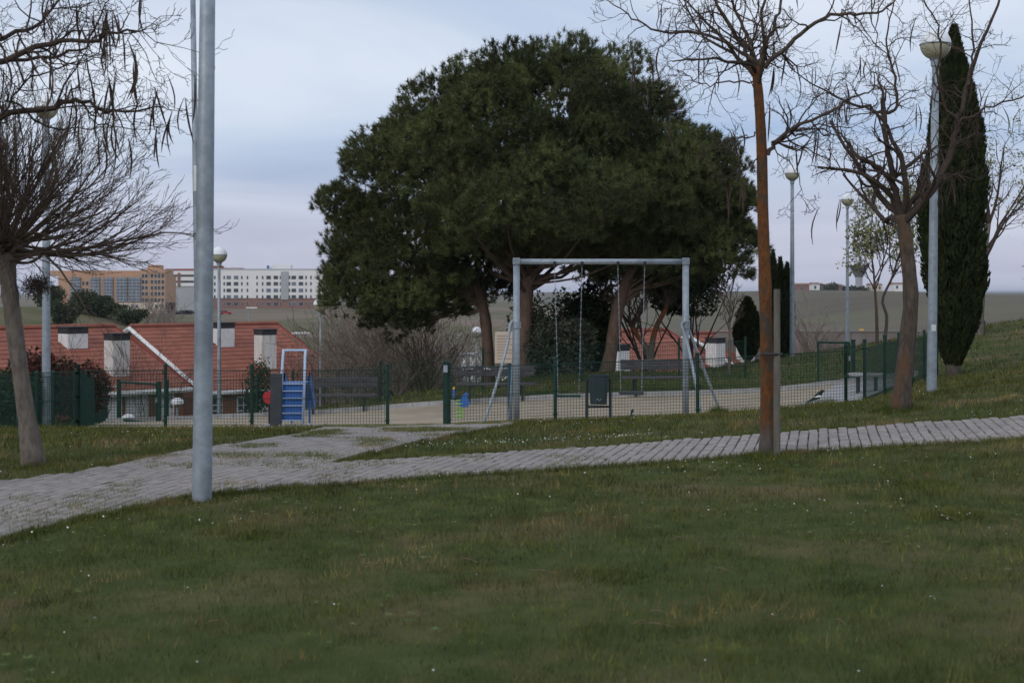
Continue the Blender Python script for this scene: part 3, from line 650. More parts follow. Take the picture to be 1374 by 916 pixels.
pine('broad round umbrella pine with reddish forked trunk behind the swings', [(702, 520), (704, 470), (706, 400), (712, 360), (722, 320)], 40, (.215, .16),
     [(745, 200, 0, 165, 138), (650, 205, -.6, 120, 112), (845, 240, .4, 125, 115), (575, 235, .8, 95, 95), (740, 290, -1.2, 175, 75), (905, 285, .2, 85, 95), (560, 190, .3, 50, 50), (755, 102, .3, 72, 54), (660, 120, .5, 60, 42), (690, 330, -.5, 110, 42), (800, 335, -.4, 110, 45), (720, 330, 2.2, 140, 55), (885, 235, -1, 60, 60), (815, 150, .5, 62, 52)], 31)
pine('umbrella pine with dark trunk and low boughs sweeping toward the houses', [(655, 505), (654, 460), (650, 420), (640, 385), (622, 350)], 42, (.185, .13),
     [(565, 330, 0, 90, 75), (505, 330, .3, 55, 62), (500, 400, 0, 55, 45), (560, 410, .6, 70, 42), (620, 370, .4, 75, 50), (505, 235, 0, 42, 45), (458, 278, 0, 26, 34), (480, 300, .3, 40, 40), (470, 385, .2, 30, 38), (528, 436, .2, 42, 26), (480, 350, .4, 42, 40), (545, 415, -.5, 62, 38), (600, 405, .8, 62, 36), (485, 405, .3, 44, 36), (560, 370, -.6, 70, 50), (640, 395, 1.2, 60, 34)], 32)
pine('umbrella pine with leaning trunk behind the right swing seat', [(812, 512), (820, 470), (828, 420), (840, 380), (862, 335)], 39.5, (.20, .135),
     [(905, 320, 0, 85, 75), (955, 290, .2, 50, 65), (985, 330, .1, 28, 42), (880, 370, .6, 90, 38), (960, 235, .3, 40, 48), (800, 350, 1.2, 90, 40), (975, 275, 0, 26, 32), (925, 360, -.4, 75, 45), (940, 330, 1, 65, 60), (850, 375, 1.5, 85, 38), (895, 255, -.8, 70, 65)], 33)

# ------------------------------------------------------------------ cypresses and shrubs
def cypress(label, u, vtop, Y, wpx, seed, n=9000, flake=.14, group=None, bare=0.5):
    r_ = np.random.default_rng(seed); b = gp(u, Y); px = Y / F; H = CH - (vtop - HV) * px - b[2]; W = wpx * px / 2
    root = thing('cypress_tree', label, 'tree', b, group)
    MB().tube([b - (0, 0, .1), b + (0, 0, .45), b + (0, 0, H * .5)], (W * .27, W * .2, W * .1), 10).build('trunk', 'bark_grey', root, smooth=True)
    prof = lambda t: np.interp(t, (0, .03, .10, .25, .5, .75, .9, 1), (.22, .36, .62, .92, 1.0, .72, .36, .02))
    t = r_.random(n) ** .85; a_ = r_.random(n) * 2 * math.pi; lump = 1 + .10 * np.sin(a_ * 3 + t * 13) + .07 * np.sin(a_ * 7 - t * 31)
    rr = W * prof(t) * lump * (.78 + .24 * r_.random(n)); z = b[2] + bare + t * (H - bare)
    c = np.stack([b[0] + rr * np.cos(a_), b[1] + rr * np.sin(a_), z], -1)
    d = np.stack([np.cos(a_) * .32, np.sin(a_) * .32, np.ones(n)], -1) + r_.normal(0, .22, (n, 3)); d /= np.linalg.norm(d, axis=1)[:, None]
    sd_ = np.cross(d, r_.normal(0, 1, (n, 3))); sd_ /= np.linalg.norm(sd_, axis=1)[:, None]; L = flake * (.7 + .8 * r_.random(n)); w = flake * .28
    g = np.clip(r_.normal(1, .22, n), .5, 1.7); soup('crown', np.stack([c - sd_ * w, c + sd_ * w, c + d * L[:, None]], 1).reshape(-1, 3), 3, 'cypress_leaf', root, np.stack([g, g, g * .9], -1))
    tt = np.linspace(0, 1, 14); MB().lathe(b, [(W * .72 * prof(q), bare + q * (H - bare) * .985) for q in tt], 12).build('inner_foliage', 'cypress_leaf', root, smooth=True)
cypress('tall narrow dark cypress standing beside the end of the green fence', 1280, 38, 32, 84, 51, 42000, .10, bare=.22)
for i, (u, vt, Y, w, lb) in enumerate([(1037, 338, 50, 20, 'small dark cypress, tallest of a tight row of three'), (1047, 348, 50.6, 17, 'small dark cypress in the middle of a row of three'), (1056, 355, 51, 18, 'small dark cypress, shortest of a row of three, next to a lamp pole')]):
    cypress(lb, u, vt, Y, w, 60 + i, 3500, .12, 'small cypress row', .1)
def bush(name, label, cat, b, rx, rz, m, seed, n=2200, leaf=.05, group=None, stems=True, ry=None, skirt=.0, lift=.0):
    r_ = np.random.default_rng(seed); root = thing(name, label, cat, b, group); ry = ry or rx; k = 9
    lc = np.stack([r_.uniform(-.55, .55, k) * rx, r_.uniform(-.55, .55, k) * ry, r_.uniform(.25, .72, k) * rz], -1); lr = r_.uniform(.34, .55, k); V, G = [], []
    for c_, q in zip(lc, lr):
        m_ = n // k; d = r_.normal(0, 1, (m_, 3)); d /= np.linalg.norm(d, axis=1)[:, None]; p = c_ + d * np.array((rx, ry, rz * .75)) * q * (r_.random((m_, 1)) ** .35)
        p[:, 2] = np.maximum(p[:, 2], .02 + skirt); p[:, 2] += lift; nd = d + r_.normal(0, .7, (m_, 3)); nd /= np.linalg.norm(nd, axis=1)[:, None]; s_ = np.cross(nd, r_.normal(0, 1, (m_, 3))); s_ /= np.linalg.norm(s_, axis=1)[:, None]
        L = leaf * (.6 + .8 * r_.random(m_))[:, None]; p = p + b; V.append(np.stack([p - s_ * L * .5, p + nd * L, p + s_ * L * .5], 1)); g = np.clip(r_.normal(1, .25, m_), .4, 1.8) * r_.uniform(.85, 1.15); G.append(np.stack([g, g, g], -1))
    soup('foliage', np.concatenate(V).reshape(-1, 3), 3, m, root, np.concatenate(G))
    if stems:
        out = []
        for i in range(6): grow(out, np.array(b, float), np.array((r_.normal(0, .5 if lift == 0 else .22), r_.normal(0, .5 if lift == 0 else .22), 1)), rz * .75 + lift, .02 + rx * .012, 0, r_, .15, .05, (3,), (25, 50), .5, 4)
        tubes(out).build('stems', 'twig', root)
    return root
bush('olive_bush', 'round grey green bush behind the left swing seat', 'bush', gp(748, 40), 1.25, 2.25, 'olive_leaf', 70, 9000, .07)
bush('dark_conifer', 'drooping dark brown green conifer behind the swing chains', 'bush', gp(800, 41.5), .95, 2.9, 'cypress_leaf', 71, 7000, .10)
bush('evergreen_bush', 'dark evergreen tree crown above the red roofs behind the swing post', 'bush', gp(930, 44), 1.4, 2.3, 'shrub_leaf', 72, 14000, .09, lift=1.75)
bush('evergreen_bush', 'narrow dark evergreen bush in the gap under the pines', 'bush', gp(772, 43), .9, 2.6, 'shrub_leaf', 76, 5000, .09)
bush('evergreen_bush', 'tall dark evergreen bush filling the gap beside the reddish pine trunk', 'bush', gp(738, 47), 1.5, 3.6, 'shrub_leaf', 77, 7000, .10)
bush('evergreen_bush', 'dark evergreen crown behind the leaning pine trunk', 'bush', gp(868, 46), 1.5, 2.2, 'shrub_leaf', 78, 9000, .10, lift=2.5)
cypress('small pointed dark conifer in front of the red roofed houses', 1003, 403, 46, 34, 73, 4500, .14, bare=.1)
# photinia hedge behind the left green fence
for i, (u, Y, rx, rz, lb) in enumerate([(5, 28.5, 1.0, 1.35, 'red and green leaved hedge bush behind the green fence, at the roof edge'), (55, 29, .9, 1.55, 'tallest red leaved hedge bush behind the green fence, beside the lamp pole'), (102, 30.5, .75, 1.55, 'red tipped hedge bush at the corner of the green fence')]):
    bush('hedge_bush', lb, 'bush', gp(u, Y), rx, rz, 'red_leaf' if i else 'shrub_leaf', 80 + i, 5000, .07, 'hedge bushes behind the green fence')
# bushes on the grassy bank
for i, (u, Y, rx, rz, lb) in enumerate([(85, 150, 1.9, 3.0, 'biggest dark round bush on the grassy bank'), (112, 168, 2.2, 2.5, 'dark bush on the bank crest below the orange flats'), (150, 170, 3.0, 1.8, 'long dark low bush in the middle of the bank hedge'), (172, 166, 2.2, 1.7, 'dark bush ending the hedge down the bank'), (118, 146, .55, .7, 'tiny round bush alone on the bank slope'), (66, 178, 2.6, 3.4, 'tall dark bush at the upper left of the bank by the lamp pole'), (130, 172, 2.4, 2.2, 'dark bush second from the crest in the bank hedge')]):
    bush('bank_bush', lb, 'bush', gp(u, Y), rx, rz, 'shrub_leaf', 90 + i, 3200, .22, 'bushes on the grassy bank', False)
for i, (u, Y, rx, rz, lb) in enumerate([(545, 50, 1.3, 2.4, 'small bright green bush among the bare thicket behind the benches'), (343, 46, .55, 2.3, 'narrow dark shrub against the brick house beside a white door')]):
    bush('green_shrub' if i == 0 else 'dark_shrub', lb, 'bush', gp(u, Y), rx, rz, 'bright_leaf' if i == 0 else 'shrub_leaf', 100 + i, 2600, .06)
# bare thicket
def bare_shrub(name, label, b, H, n, m, seed, group=None, spread=.45, kids=(6, 4), r0=.022, cat='shrub', rmin=.004):
    r_ = np.random.default_rng(seed); root = thing(name, label, cat, b, group); out = []
    for i in range(n): grow(out, np.array(b, float) + r_.normal(0, .12, 3) * (1, 1, 0), np.array((r_.normal(0, spread), r_.normal(0, spread), 1)), H * r_.uniform(.6, 1), r0, 0, r_, .13, .05, kids, (20, 50), .5, 6)
    tubes(out, rmin).build('stems', m, root); return root
tspots = [(432, 52, 3.6), (455, 47, 3.2), (478, 53, 3.9), (505, 49, 3.5), (528, 55, 4.1), (552, 50, 3.3), (575, 54, 3.6), (598, 51, 3.2), (470, 60, 4.4), (515, 62, 4.6), (560, 62, 4.4), (610, 60, 3.6), (420, 60, 3.6), (442, 56, 4.0), (490, 57, 4.2), (537, 47, 3.0), (585, 58, 4.2), (625, 56, 3.2), (465, 44, 2.6), (515, 45, 2.7), (570, 46, 2.6)]
for i, (u, Y, H) in enumerate(tspots):
    bare_shrub('bare_shrub', 'bare brown shrub in the thicket behind the plank benches', gp(u, Y), H * 1.15, 11, 'twig_grey' if i % 4 else 'twig_brown', 110 + i, 'bare thicket behind the benches', .3, rmin=.0085)
for i, (u, Y, H, lb) in enumerate([(188, 60, 4.6, 'bare climbing shrub in front of the red roof chimney stained with rust'), (130, 58, 4.4, 'bare shrub in front of the long red roof'), (222, 62, 3.2, 'low bare shrub by the house eave near the left gate')]):
    bare_shrub('garden_shrub', lb, gp(u, Y), H, 9, 'twig_brown', 130 + i, 'bare garden shrubs by the houses', .35, rmin=.006)
for i, (u, Y, H, lb) in enumerate([(1090, 60, 3.9, 'bare sapling between the two thin lamp poles'), (1076, 66, 3.0, 'smaller bare sapling beside the first thin lamp pole'), (1108, 68, 2.9, 'low bare sapling below the water tower field'), (1120, 72, 3.2, 'bushy bare sapling left of the budding tree stems'), (1070, 74, 3.4, 'bare sapling in front of the long low wall end'), (1150, 76, 2.6, 'squat bare sapling under the water tower')]):
    bare_shrub('bare_sapling', lb, gp(u, Y), H, 6, 'twig_grey', 140 + i, 'bare saplings on the right slope', .28, (8, 5), .035, 'tree', .014)
# far grey thicket below the orange flats
for i in range(6):
    bare_shrub('far_bare_shrub', 'pale bare shrub at the foot of the orange flats', gp(192 + i * 8, 200 + 6 * i), 5.2, 8, 'twig_grey', 150 + i, 'bare shrubs below the orange flats', .3, (5,), .06, 'shrub', .03)

def small_tree(name, label, stems, Y, H, seed, leafm=None, nleaf=1400, lsize=.05, kids=(7, 5, 3), spread=(25, 50), bark='twig', tr=.06, group=None, up=.08):
    r_ = np.random.default_rng(seed); b = gp(stems[0][0][0], Y); root = thing(name, label, 'tree', b, group); tr_l, out, tips = [], [], []
    for pix in stems:
        L = spline(np.array([PX(u, v, Y) for u, v in pix]), 12); L[0, 2] = zg(L[0, 0], L[0, 1]) - .05; tr_l.append((L, np.linspace(tr, tr * .5, 12)))
        for c in range(6):
            a_ = c * 2.4 + r_.random(); grow(out, L[int(r_.integers(6, 12))], np.array((math.cos(a_) * .55, math.sin(a_) * .55, .8)), H * r_.uniform(.35, .6), tr * .4, 0, r_, .14, up, kids[:2], spread, .5, 6, .2, tips)
        grow(out, L[-1], L[-1] - L[-2], H * .55, tr * .5, 0, r_, .12, up, kids, spread, .5, 7, .15, tips)
    tubes(tr_l, 0, lambda r: 8).build('trunk', bark, root, smooth=True); tubes(out, .006).build('crown', 'twig', root)
    if leafm:
        tips = np.array(tips); c_ = tips[r_.integers(0, len(tips), nleaf)] + r_.normal(0, .09, (nleaf, 3)); nd = r_.normal(0, 1, (nleaf, 3)); nd /= np.linalg.norm(nd, axis=1)[:, None]; s_ = np.cross(nd, r_.normal(0, 1, (nleaf, 3))); s_ /= np.linalg.norm(s_, axis=1)[:, None]
        L = lsize * (.6 + .8 * r_.random((nleaf, 1))); g = np.clip(r_.normal(1, .2, nleaf), .5, 1.6); soup('leaves', np.stack([c_ - s_ * L * .5, c_ + nd * L, c_ + s_ * L * .5], 1).reshape(-1, 3), 3, leafm, root, np.stack([g, g, g], -1))
    return root
small_tree('budding_tree', 'twin stemmed tree in fresh yellow green bud behind the grey forked catalpa', [[(1177, 456), (1176, 420), (1174, 388), (1172, 360)], [(1187, 458), (1190, 425), (1184, 402), (1196, 375), (1204, 350)]], 46, 4.0, 161, 'young_leaf', 4200, .075, tr=.06, bark='bark_brown')
small_tree('budding_tree', 'tall sparse budding tree behind the tall cypress', [[(1314, 440), (1317, 400), (1321, 345), (1327, 300)]], 44, 5.0, 162, 'young_leaf', 2600, .06, tr=.13, bark='bark_grey')
small_tree('budding_tree', 'sparse budding tree at the crest beyond the bare lawn slope', [[(1410, 425), (1412, 400), (1408, 370)]], 52, 3.4, 163, 'young_leaf', 700, .06, tr=.08)
small_tree('young_tree', 'young bare tree with a thin straight trunk in front of the red roofs', [[(978, 508), (979, 470), (979, 430), (980, 400)]], 38, 1.6, 164, None, tr=.045, bark='bark_grey')
small_tree('low_tree', 'low bare tree with lichen covered limbs behind the right swing seat', [[(875, 495), (874, 470), (880, 440), (893, 415), (896, 400)], [(873, 492), (868, 468), (855, 450), (846, 435)]], 40, 2.2, 165, None, tr=.10, bark='bark_lichen')

# ------------------------------------------------------------------ lamps
def lamp(label, u, Y, vglobe, pole_r=.065, globe=.23, vtop_z=None, lean=0.0, sticker=False, group='globe lamps of the park'):
    b = gp(u, Y); H = (CH - (vglobe - HV) / F * Y - b[2]) if vtop_z is None else vtop_z; root = thing('street_lamp', label, 'lamp', b, group); t = b + np.array((lean, 0, H))
    up = b + np.array((lean * .5, 0, H * .5)); g = globe
    MB().tube([b - (0, 0, .1), b + (0, 0, .02), up, t - (0, 0, g * 1.2)], (pole_r * 1.05, pole_r * 1.05, pole_r * .9, pole_r * .72), 20).build('pole', 'galv', root, smooth=True)
    MB().lathe(t, [(0.001, -g * 1.42), (g * .30, -g * 1.42), (g * .32, -g * 1.05), (g * .42, -g * .9), (g * .4, -g * .86), (.001, -g * .85)], 16).build('collar', 'galv', root)
    th = np.linspace(0, math.pi / 2, 9); gl = MB().lathe(t, [(g * math.cos(q), g * math.sin(q) + .006) for q in th], 24).build('globe_cap', 'globe_white', root, smooth=True)
    th = np.linspace(-math.pi / 2 + .38, 0, 9); MB().lathe(t, [(g * math.cos(q) * .995, g * math.sin(q)) for q in th], 24).build('globe_bowl', 'globe_glass', root, smooth=True)
    MB().lathe(t, [(g + .004, -.008), (g + .012, 0), (g + .004, .012)], 24).build('rim', 'galv', root)
    MB().tube([t - (0, 0, g * .86), t - (0, 0, g * .2)], .05, 8).build('bulb', 'lamp_core', root)
    if sticker:
        q = b + np.array((lean * sticker / H, -pole_r * .98, sticker)); MB().bbox(q, (.05, .012, .45) if sticker > 2 else (.07, .012, .1), .003).build('label_plate', 'white_paint', root)
    return root
lamp('thick grey galvanised lamp pole rooted at the lawn edge of the brick path', 271, 11.1, 0, .073, .24, 5.6, .06)
lamp('slim grey lamp pole with a small white label plate', 267.5, 25, 0, .06, .24, 8.9, -.13, 4.36)
lamp('globe lamp on a grey pole half hidden by the dense bare tree', 62, 28.5, 145, .085, .23)
lamp('globe lamp rising between the red roofed house chimneys', 294, 39, 342, .055, .22)
lamp('globe lamp among the bare thicket in front of the white flats', 430, 47, 409, .04, .235)
lamp('globe lamp seen under the pine boughs left of the dark pine trunk', 639, 60, 446, .05, .24)
lamp('tallest globe lamp standing against the tall cypress', 1250, 22, 60, .072, .235, None, .06, 1.0)
lamp('globe lamp on a thin pole by the three small cypresses', 1063, 45, 233, .075, .23)
lamp('globe lamp on a thin pole between budding tree and saplings', 1137, 53, 268, .065, .23)
# low white garden lamps by the houses
for u, v, Y, lb in [(238, 540, 52, 'low white domed garden lamp beside the brick house wall'), (172, 562, 50, 'white domed garden lamp mostly sunk behind the left gate'), (650, 476, 66, 'small white globe lamp near the white sheds')]:
    b = gp(u, Y); H = CH - (v - HV) / F * Y - b[2]; root = thing('garden_lamp', lb, 'lamp', b, 'white garden lamps'); g = .24
    MB().tube([b - (0, 0, .1), b + (0, 0, H)], .04, 10).build('pole', 'galv', root); th = np.linspace(-.3, math.pi / 2, 8)
    MB().lathe(b + (0, 0, H), [(g * math.cos(q), g * .75 * math.sin(q)) for q in th] , 16).build('shade', 'globe_white', root, smooth=True)

# ------------------------------------------------------------------ green mesh fences
def post(root, p, h, r=.03, thick=False):
    m = MB(); p = np.asarray(p, float)
    if thick: m.bbox(p + (0, 0, h / 2 - .03), (.085, .085, h + .06), .008)
    else: m.tube([p - (0, 0, .08), p + (0, 0, h)], r, 12)
    o = m.build('post', 'green_paint', root, smooth=False)
    c = MB().lathe(p + (0, 0, h - .005), [(r * 1.2, -.015), (r * 1.22, .012), (r * .8, .026), (.001, .03)], 12) if not thick else MB().bbox(p + (0, 0, h + .012), (.1, .1, .025), .006)
    c.build('cap', 'green_paint', o)
    for zz in (.12, h * .5, h * .88):
        MB().bbox(p + (0, -r * .9, zz), (.075, .03, .03), .004).build('clamp', 'green_paint', o)
def mesh_panel(root, p, q, h, pitch=.05, wire=.0046, lift=.05, hp=None, name='mesh_panel', parent=None):
    p, q = np.asarray(p, float), np.asarray(q, float); L = np.linalg.norm((q - p)[:2]); d = (q - p) / L; m = MB(); hp = hp or pitch
    dn = np.array((-d[1], d[0], 0)); n = max(2, int(L / pitch))
    def bar(a_, b_, w): m.tube([a_, b_], w / 2 * 1.2, 4, cap=False)
    for i in range(n + 1): a_ = p + d * L * i / n; bar(a_ + (0, 0, lift), a_ + (0, 0, h), wire)
    for j in range(int((h - lift) / hp) + 1): z = lift + j * hp; bar(p + (0, 0, z) + dn * .004, q + (0, 0, z) + dn * .004, wire)
    for z in (lift, h * .5, h): bar(p + (0, 0, z) + dn * .008, q + (0, 0, z) + dn * .008, wire * 1.7)
    return m.build(name, 'green_paint', parent or root)
def fence(label, pts, h=1.05, pitch=.05, skip=(), group='green mesh fences', ph=None):
    b = np.asarray(pts[0], float); root = thing('mesh_fence', label, 'fence', b, group); mh = h - .09
    for p in pts: post(root, p, ph or h)
    for i in range(len(pts) - 1):
        if i not in skip: mesh_panel(root, pts[i], pts[i + 1], mh, pitch)
    return root
fence('green mesh fence run between the left corner and the playground opening', [gp(u, FENCE_Y) for u in (105, 222, 338, 520)])
fence('green mesh fence run in front of the swings', [gp(u, FENCE_Y) for u in (602.5, 745, 936, 1135)])
fence('green mesh fence climbing the slope past the grey forked catalpa', [gp(1135, 23.8), gp(1160, 24.3), gp(1187, 26.3), gp(1206, 28.2), gp(1224, 30), gp(1240, 31.5), gp(1257, 33)], ph=1.1)
fence('green mesh fence receding from the front corner along the hedge', [gp(105, 23.8), gp(115, 26.5), gp(124, 29), gp(133, 32), gp(143, 35.3)])
fence('green mesh fence in front of the red hedge, left of the corner', [gp(105, 24.0), gp(24, 24.6), gp(-70, 25.2)], pitch=.03)
fence('second green mesh fence close behind the hedge side fence', [gp(100, 27.2), gp(71, 27.0), gp(49, 26.9), gp(-10, 26.6)], pitch=.03)
fence('low green mesh fence behind the plank benches', [gp(u, 37) for u in (225, 345, 393, 510, 648, 780, 911, 1000)], pitch=.06)
# opening posts with their lock box
b = gp(598, FENCE_Y); root = thing('gate_post', 'thick green gate post with a grey lock box at the playground opening', 'post', b)
o = MB().bbox(b + (0, 0, .5), (.085, .085, 1.13), .008).build('post', 'green_paint', root); MB().bbox(b + (0, -.05, .96), (.07, .04, .12), .005).build('lock_box', 'galv', root); MB().bbox(b + (0, 0, 1.075), (.1, .1, .02), .005).build('cap', 'green_paint', root)
MB().bbox(b + (0, 0, .012), (.16, .16, .02), .004).build('foot_plate', 'green_paint', root)
def gate(label, p, q, h, hinge=True):
    p, q = np.asarray(p, float), np.asarray(q, float); root = thing('mesh_gate', label, 'gate', p, 'green mesh gates'); q = q.copy(); q[2] = p[2]
    (post(root, p, h + .05, .045) if hinge else None); post(root, q, h + .05, .055, True)
    d = (q - p) / np.linalg.norm(q - p); a_, b_ = p + d * .07, q - d * .1; f = MB()
    for z in (.07, h): f.tube([a_ + (0, 0, z), b_ + (0, 0, z)], .027, 8)
    for c_ in (a_, b_): f.tube([c_ + (0, 0, .07), c_ + (0, 0, h)], .027, 8)
    fr = f.build('gate_frame', 'green_paint', root); mesh_panel(root, a_ + d * .02, b_ - d * .02, h - .03, .05, lift=.09)
    MB().bbox(b_ + (0, -.04, h * .62), (.05, .05, .12), .005).build('lock_box', 'galv', root)
gate('open green mesh gate in front of the brick house, beside the left corner', gp(159, 35), gp(214, 34), 1.0)
gate('open green mesh gate on the far side of the grey playground walk', gp(1094, 34.6), gp(1145, 34.2), 1.02, False)

# ------------------------------------------------------------------ playground things
# swing frame
Yw = 25.6; k_ = Yw / F
bl, br = gp(693, Yw), gp(920, Yw); zt = CH - (351 - HV) * k_; sw = thing('swing_set', 'galvanised swing frame with two hanging seats inside the fence', 'swing', (bl + br) / 2)
for b in (bl, br):
    MB().tube([b - (0, 0, .15), np.array((b[0], b[1], zt))], .058, 18).build('post', 'galv', sw, smooth=True)
    MB().bbox((b[0], b[1], zt + .005), (.135, .135, .125), .012).build('corner_joint', 'galv', sw)
    MB().lathe((b[0], b[1], CH - (436 - HV) * k_), [(.062, -.06), (.08, -.06), (.08, .06), (.062, .06)], 18).build('brace_collar', 'galv', sw)
MB().tube([(bl[0] - .05, Yw, zt), (br[0] + .05, Yw, zt)], .05, 18).build('beam', 'galv', sw, smooth=True)
zc_ = CH - (434 - HV) * k_
def brace(b, du, dy, bulge):
    e_ = np.array((b[0] + du, b[1] + dy, 0)); e_[2] = zg(e_[0], e_[1]) - .05; s0 = np.array((b[0], b[1], zc_)); s = np.sign(du)
    d_ = unit(e_ - s0); P = spline(np.array([s0, s0 + np.array((s * .05, dy * .05, .04)), s0 + np.array((s * bulge, dy * .12, -.02)), s0 + (e_ - s0) * .22 + np.array((s * bulge * .35, 0, 0)), s0 + (e_ - s0) * .6, e_]), 22); MB().tube(P, .027, 10).build('brace', 'galv', sw, smooth=True)
brace(bl, -.6, -.55, .11); brace(bl, -.14, .95, .05); brace(br, .19, -.75, -.08); brace(br, .75, .6, .03)
def chain(root, p, q):
    L = np.linalg.norm(q - p); n = int(L / .055); m = MB()
    for i in range(n):
        a_ = p + (q - p) * i / n; b_ = p + (q - p) * (i + .9) / n; w = .009; ax = np.array((w, 0, 0)) if i % 2 else np.array((0, w, 0))
        m.tube([a_, (a_ + b_) / 2 + ax, b_], .0042, 4, cap=False); m.tube([a_, (a_ + b_) / 2 - ax, b_], .0042, 4, cap=False)
    o = m.build('chain', 'galv', root); return o
for i, (u0, u1, ub0, ub1, vs_) in enumerate([(744, 781, 749, 777, 531), (829, 865, 833, 861, 527)]):
    zs = CH - (vs_ - HV) * k_; ydr = .0
    P0, P1 = np.array(((u0 - HU) * k_, Yw, zt - .06)), np.array(((u1 - HU) * k_, Yw, zt - .06)); Q0, Q1 = np.array(((ub0 - HU) * k_, Yw + ydr, zs + .03)), np.array(((ub1 - HU) * k_, Yw + ydr, zs + .03))
    for p, q in ((P0, Q0), (P1, Q1)):
        chain(sw, p, q); MB().bbox(p + (0, 0, .03), (.05, .12, .07), .006).build('hanger', 'iron', sw)
    c_ = (Q0 + Q1) / 2 - (0, 0, .03); s_ = MB(); s_.bbox(c_, (Q1[0] - Q0[0] + .06, .2, .035 if i == 0 else .06), .012); s_.build('swing_seat', 'green_paint' if i == 0 else 'slate', sw)
# bin in front of the fence
b = gp(803, 23.45); bn = thing('litter_bin', 'dark green litter bin hung between two posts in front of the fence', 'bin', b)
for s in (-1, 1):
    MB().tube([b + (s * .195, 0, -.1), b + (s * .195, 0, .66)], .024, 10).build('post', 'bin_green', bn)
MB().bbox(b + (0, 0, .13), (.37, .03, .035), .006).build('cross_bar', 'bin_green', bn).location.z = .08
q = MB(); pr = [(.0, 0), (.135, 0), (.155, .45), (.165, .455), (.165, .475), (.15, .475), (.135, .06), (.0, .06)]
n_ = 24; th = np.arange(n_) * 2 * math.pi / n_; sq = lambda t: (np.sign(np.cos(t)) * abs(np.cos(t)) ** .45, np.sign(np.sin(t)) * abs(np.sin(t)) ** .45)
vv = [(b[0] + r * sq(t)[0], b[1] + r * sq(t)[1], b[2] + .26 + z) for r, z in pr for t in th]
q.add(vv, [(i * n_ + j, i * n_ + (j + 1) % n_, (i + 1) * n_ + (j + 1) % n_, (i + 1) * n_ + j) for i in range(len(pr) - 1) for j in range(n_)]); q.build('bucket', 'bin_green', bn, smooth=False)
e_ = MB()
for j in range(7):
    a_ = math.pi * j / 6; e_.bbox(b + (-.03 + .012 * j - .01, -.158, .335 + .014 * math.sin(a_ * 2.3)), (.009, .008, .022 - .002 * (j % 3)), .002)
e_.build('emblem', 'galv', bn)
# slide
b = gp(391, 24.25); sl = thing('slide', 'blue metal slide with stepped ladder and pale handrails', 'slide', b); X = lambda x, y, z: b + np.array((x, y, z))
for s in (-1, 1):
    MB().tube([X(s * .2, -.05, -.02), X(s * .195, .22, .95), X(s * .19, .30, 1.22), X(s * .19, .36, 1.3)], .024, 10).build('side_rail', 'pale_blue', sl, smooth=True)
    MB().add([X(s * .175, -.02, 0), X(s * .175, .2, .74), X(s * .175, .32, .74), X(s * .175, .08, 0), X(s * .19, -.02, 0), X(s * .19, .2, .74), X(s * .19, .32, .74), X(s * .19, .08, 0)], [(0, 1, 2, 3), (7, 6, 5, 4), (0, 4, 5, 1), (1, 5, 6, 2), (2, 6, 7, 3), (3, 7, 4, 0)]).build('ladder_side', 'blue_paint', sl)
MB().tube([X(-.215, .36, 1.30), X(.215, .36, 1.30)], .022, 10).build('top_bar', 'pale_blue', sl)
for j in range(6):
    z = .12 + j * .122; y = .02 + z * .28
    MB().bbox(X(0, y - .01, z), (.34, .10, .014), .003).build('step', 'pale_blue', sl)
    if j < 5: MB().bbox(X(0, y + .03, z + .055), (.34, .012, .10), .002).build('riser', 'blue_paint', sl)
MB().bbox(X(0, .45, .735), (.42, .32, .03), .004).build('platform', 'blue_paint', sl)
ch = spline(np.array([(0.0, .6, .74), (-.02, 1.0, .6), (-.06, 1.5, .34), (-.09, 1.9, .2), (-.12, 2.3, .17)]), 14)
m = MB(); cs = [(-.21, .16), (-.2, .0), (.2, 0), (.21, .16), (.235, .16), (.22, -.03), (-.22, -.03), (-.235, .16)]
vv = [X(c[0] + x, c[1], c[2] + z) for c in ch for x, z in cs]; m.add(vv, [(i * 8 + j, i * 8 + (j + 1) % 8, i * 8 + 8 + (j + 1) % 8, i * 8 + 8 + j) for i in range(13) for j in range(8)]); m.build('chute', 'blue_paint', sl)
for s in (-1, 1): MB().tube([X(-.05 + s * .16, 1.4, -.05), X(-.05 + s * .16, 1.4, .38)], .02, 8).build('leg', 'blue_paint', sl)
b = gp(370.5, 23.3); gb = thing('grey_pillar', 'dark grey upright slab standing beside the blue slide ladder', 'pillar', b)
rt = np.array(Euler((R(1.5), R(1.2), R(8))).to_matrix()); MB().bbox(b + (0, 0, .42), (.185, .12, .9), .012, rt).build('slab', 'slate', gb); MB().bbox(b + (.012, 0, .88), (.19, .125, .025), .006, rt).build('cap', 'slate', gb)
b = gp(388, 23.25); b[2] += .012
MB_ = MB().bbox(b + (.02, 0.1, -.02), (1.0, .75, .07), .012); pd = MB_.build('concrete_pad', 'concrete', location=b); tag(pd, 'thin concrete pad under the grey pillar at the path edge', 'slab')
b = gp(361.5, 24.8); rd = thing('red_play_disc', 'small red disc peeking out beside the grey pillar', 'play disc', b); MB().tube([b - (0, 0, .1), b + (0, 0, .5)], .02, 8).build('stem', 'iron', rd); MB().tube([b + (0, -.03, .52), b + (0, .03, .52)], .11, 20).build('disc', 'red_plastic', rd)
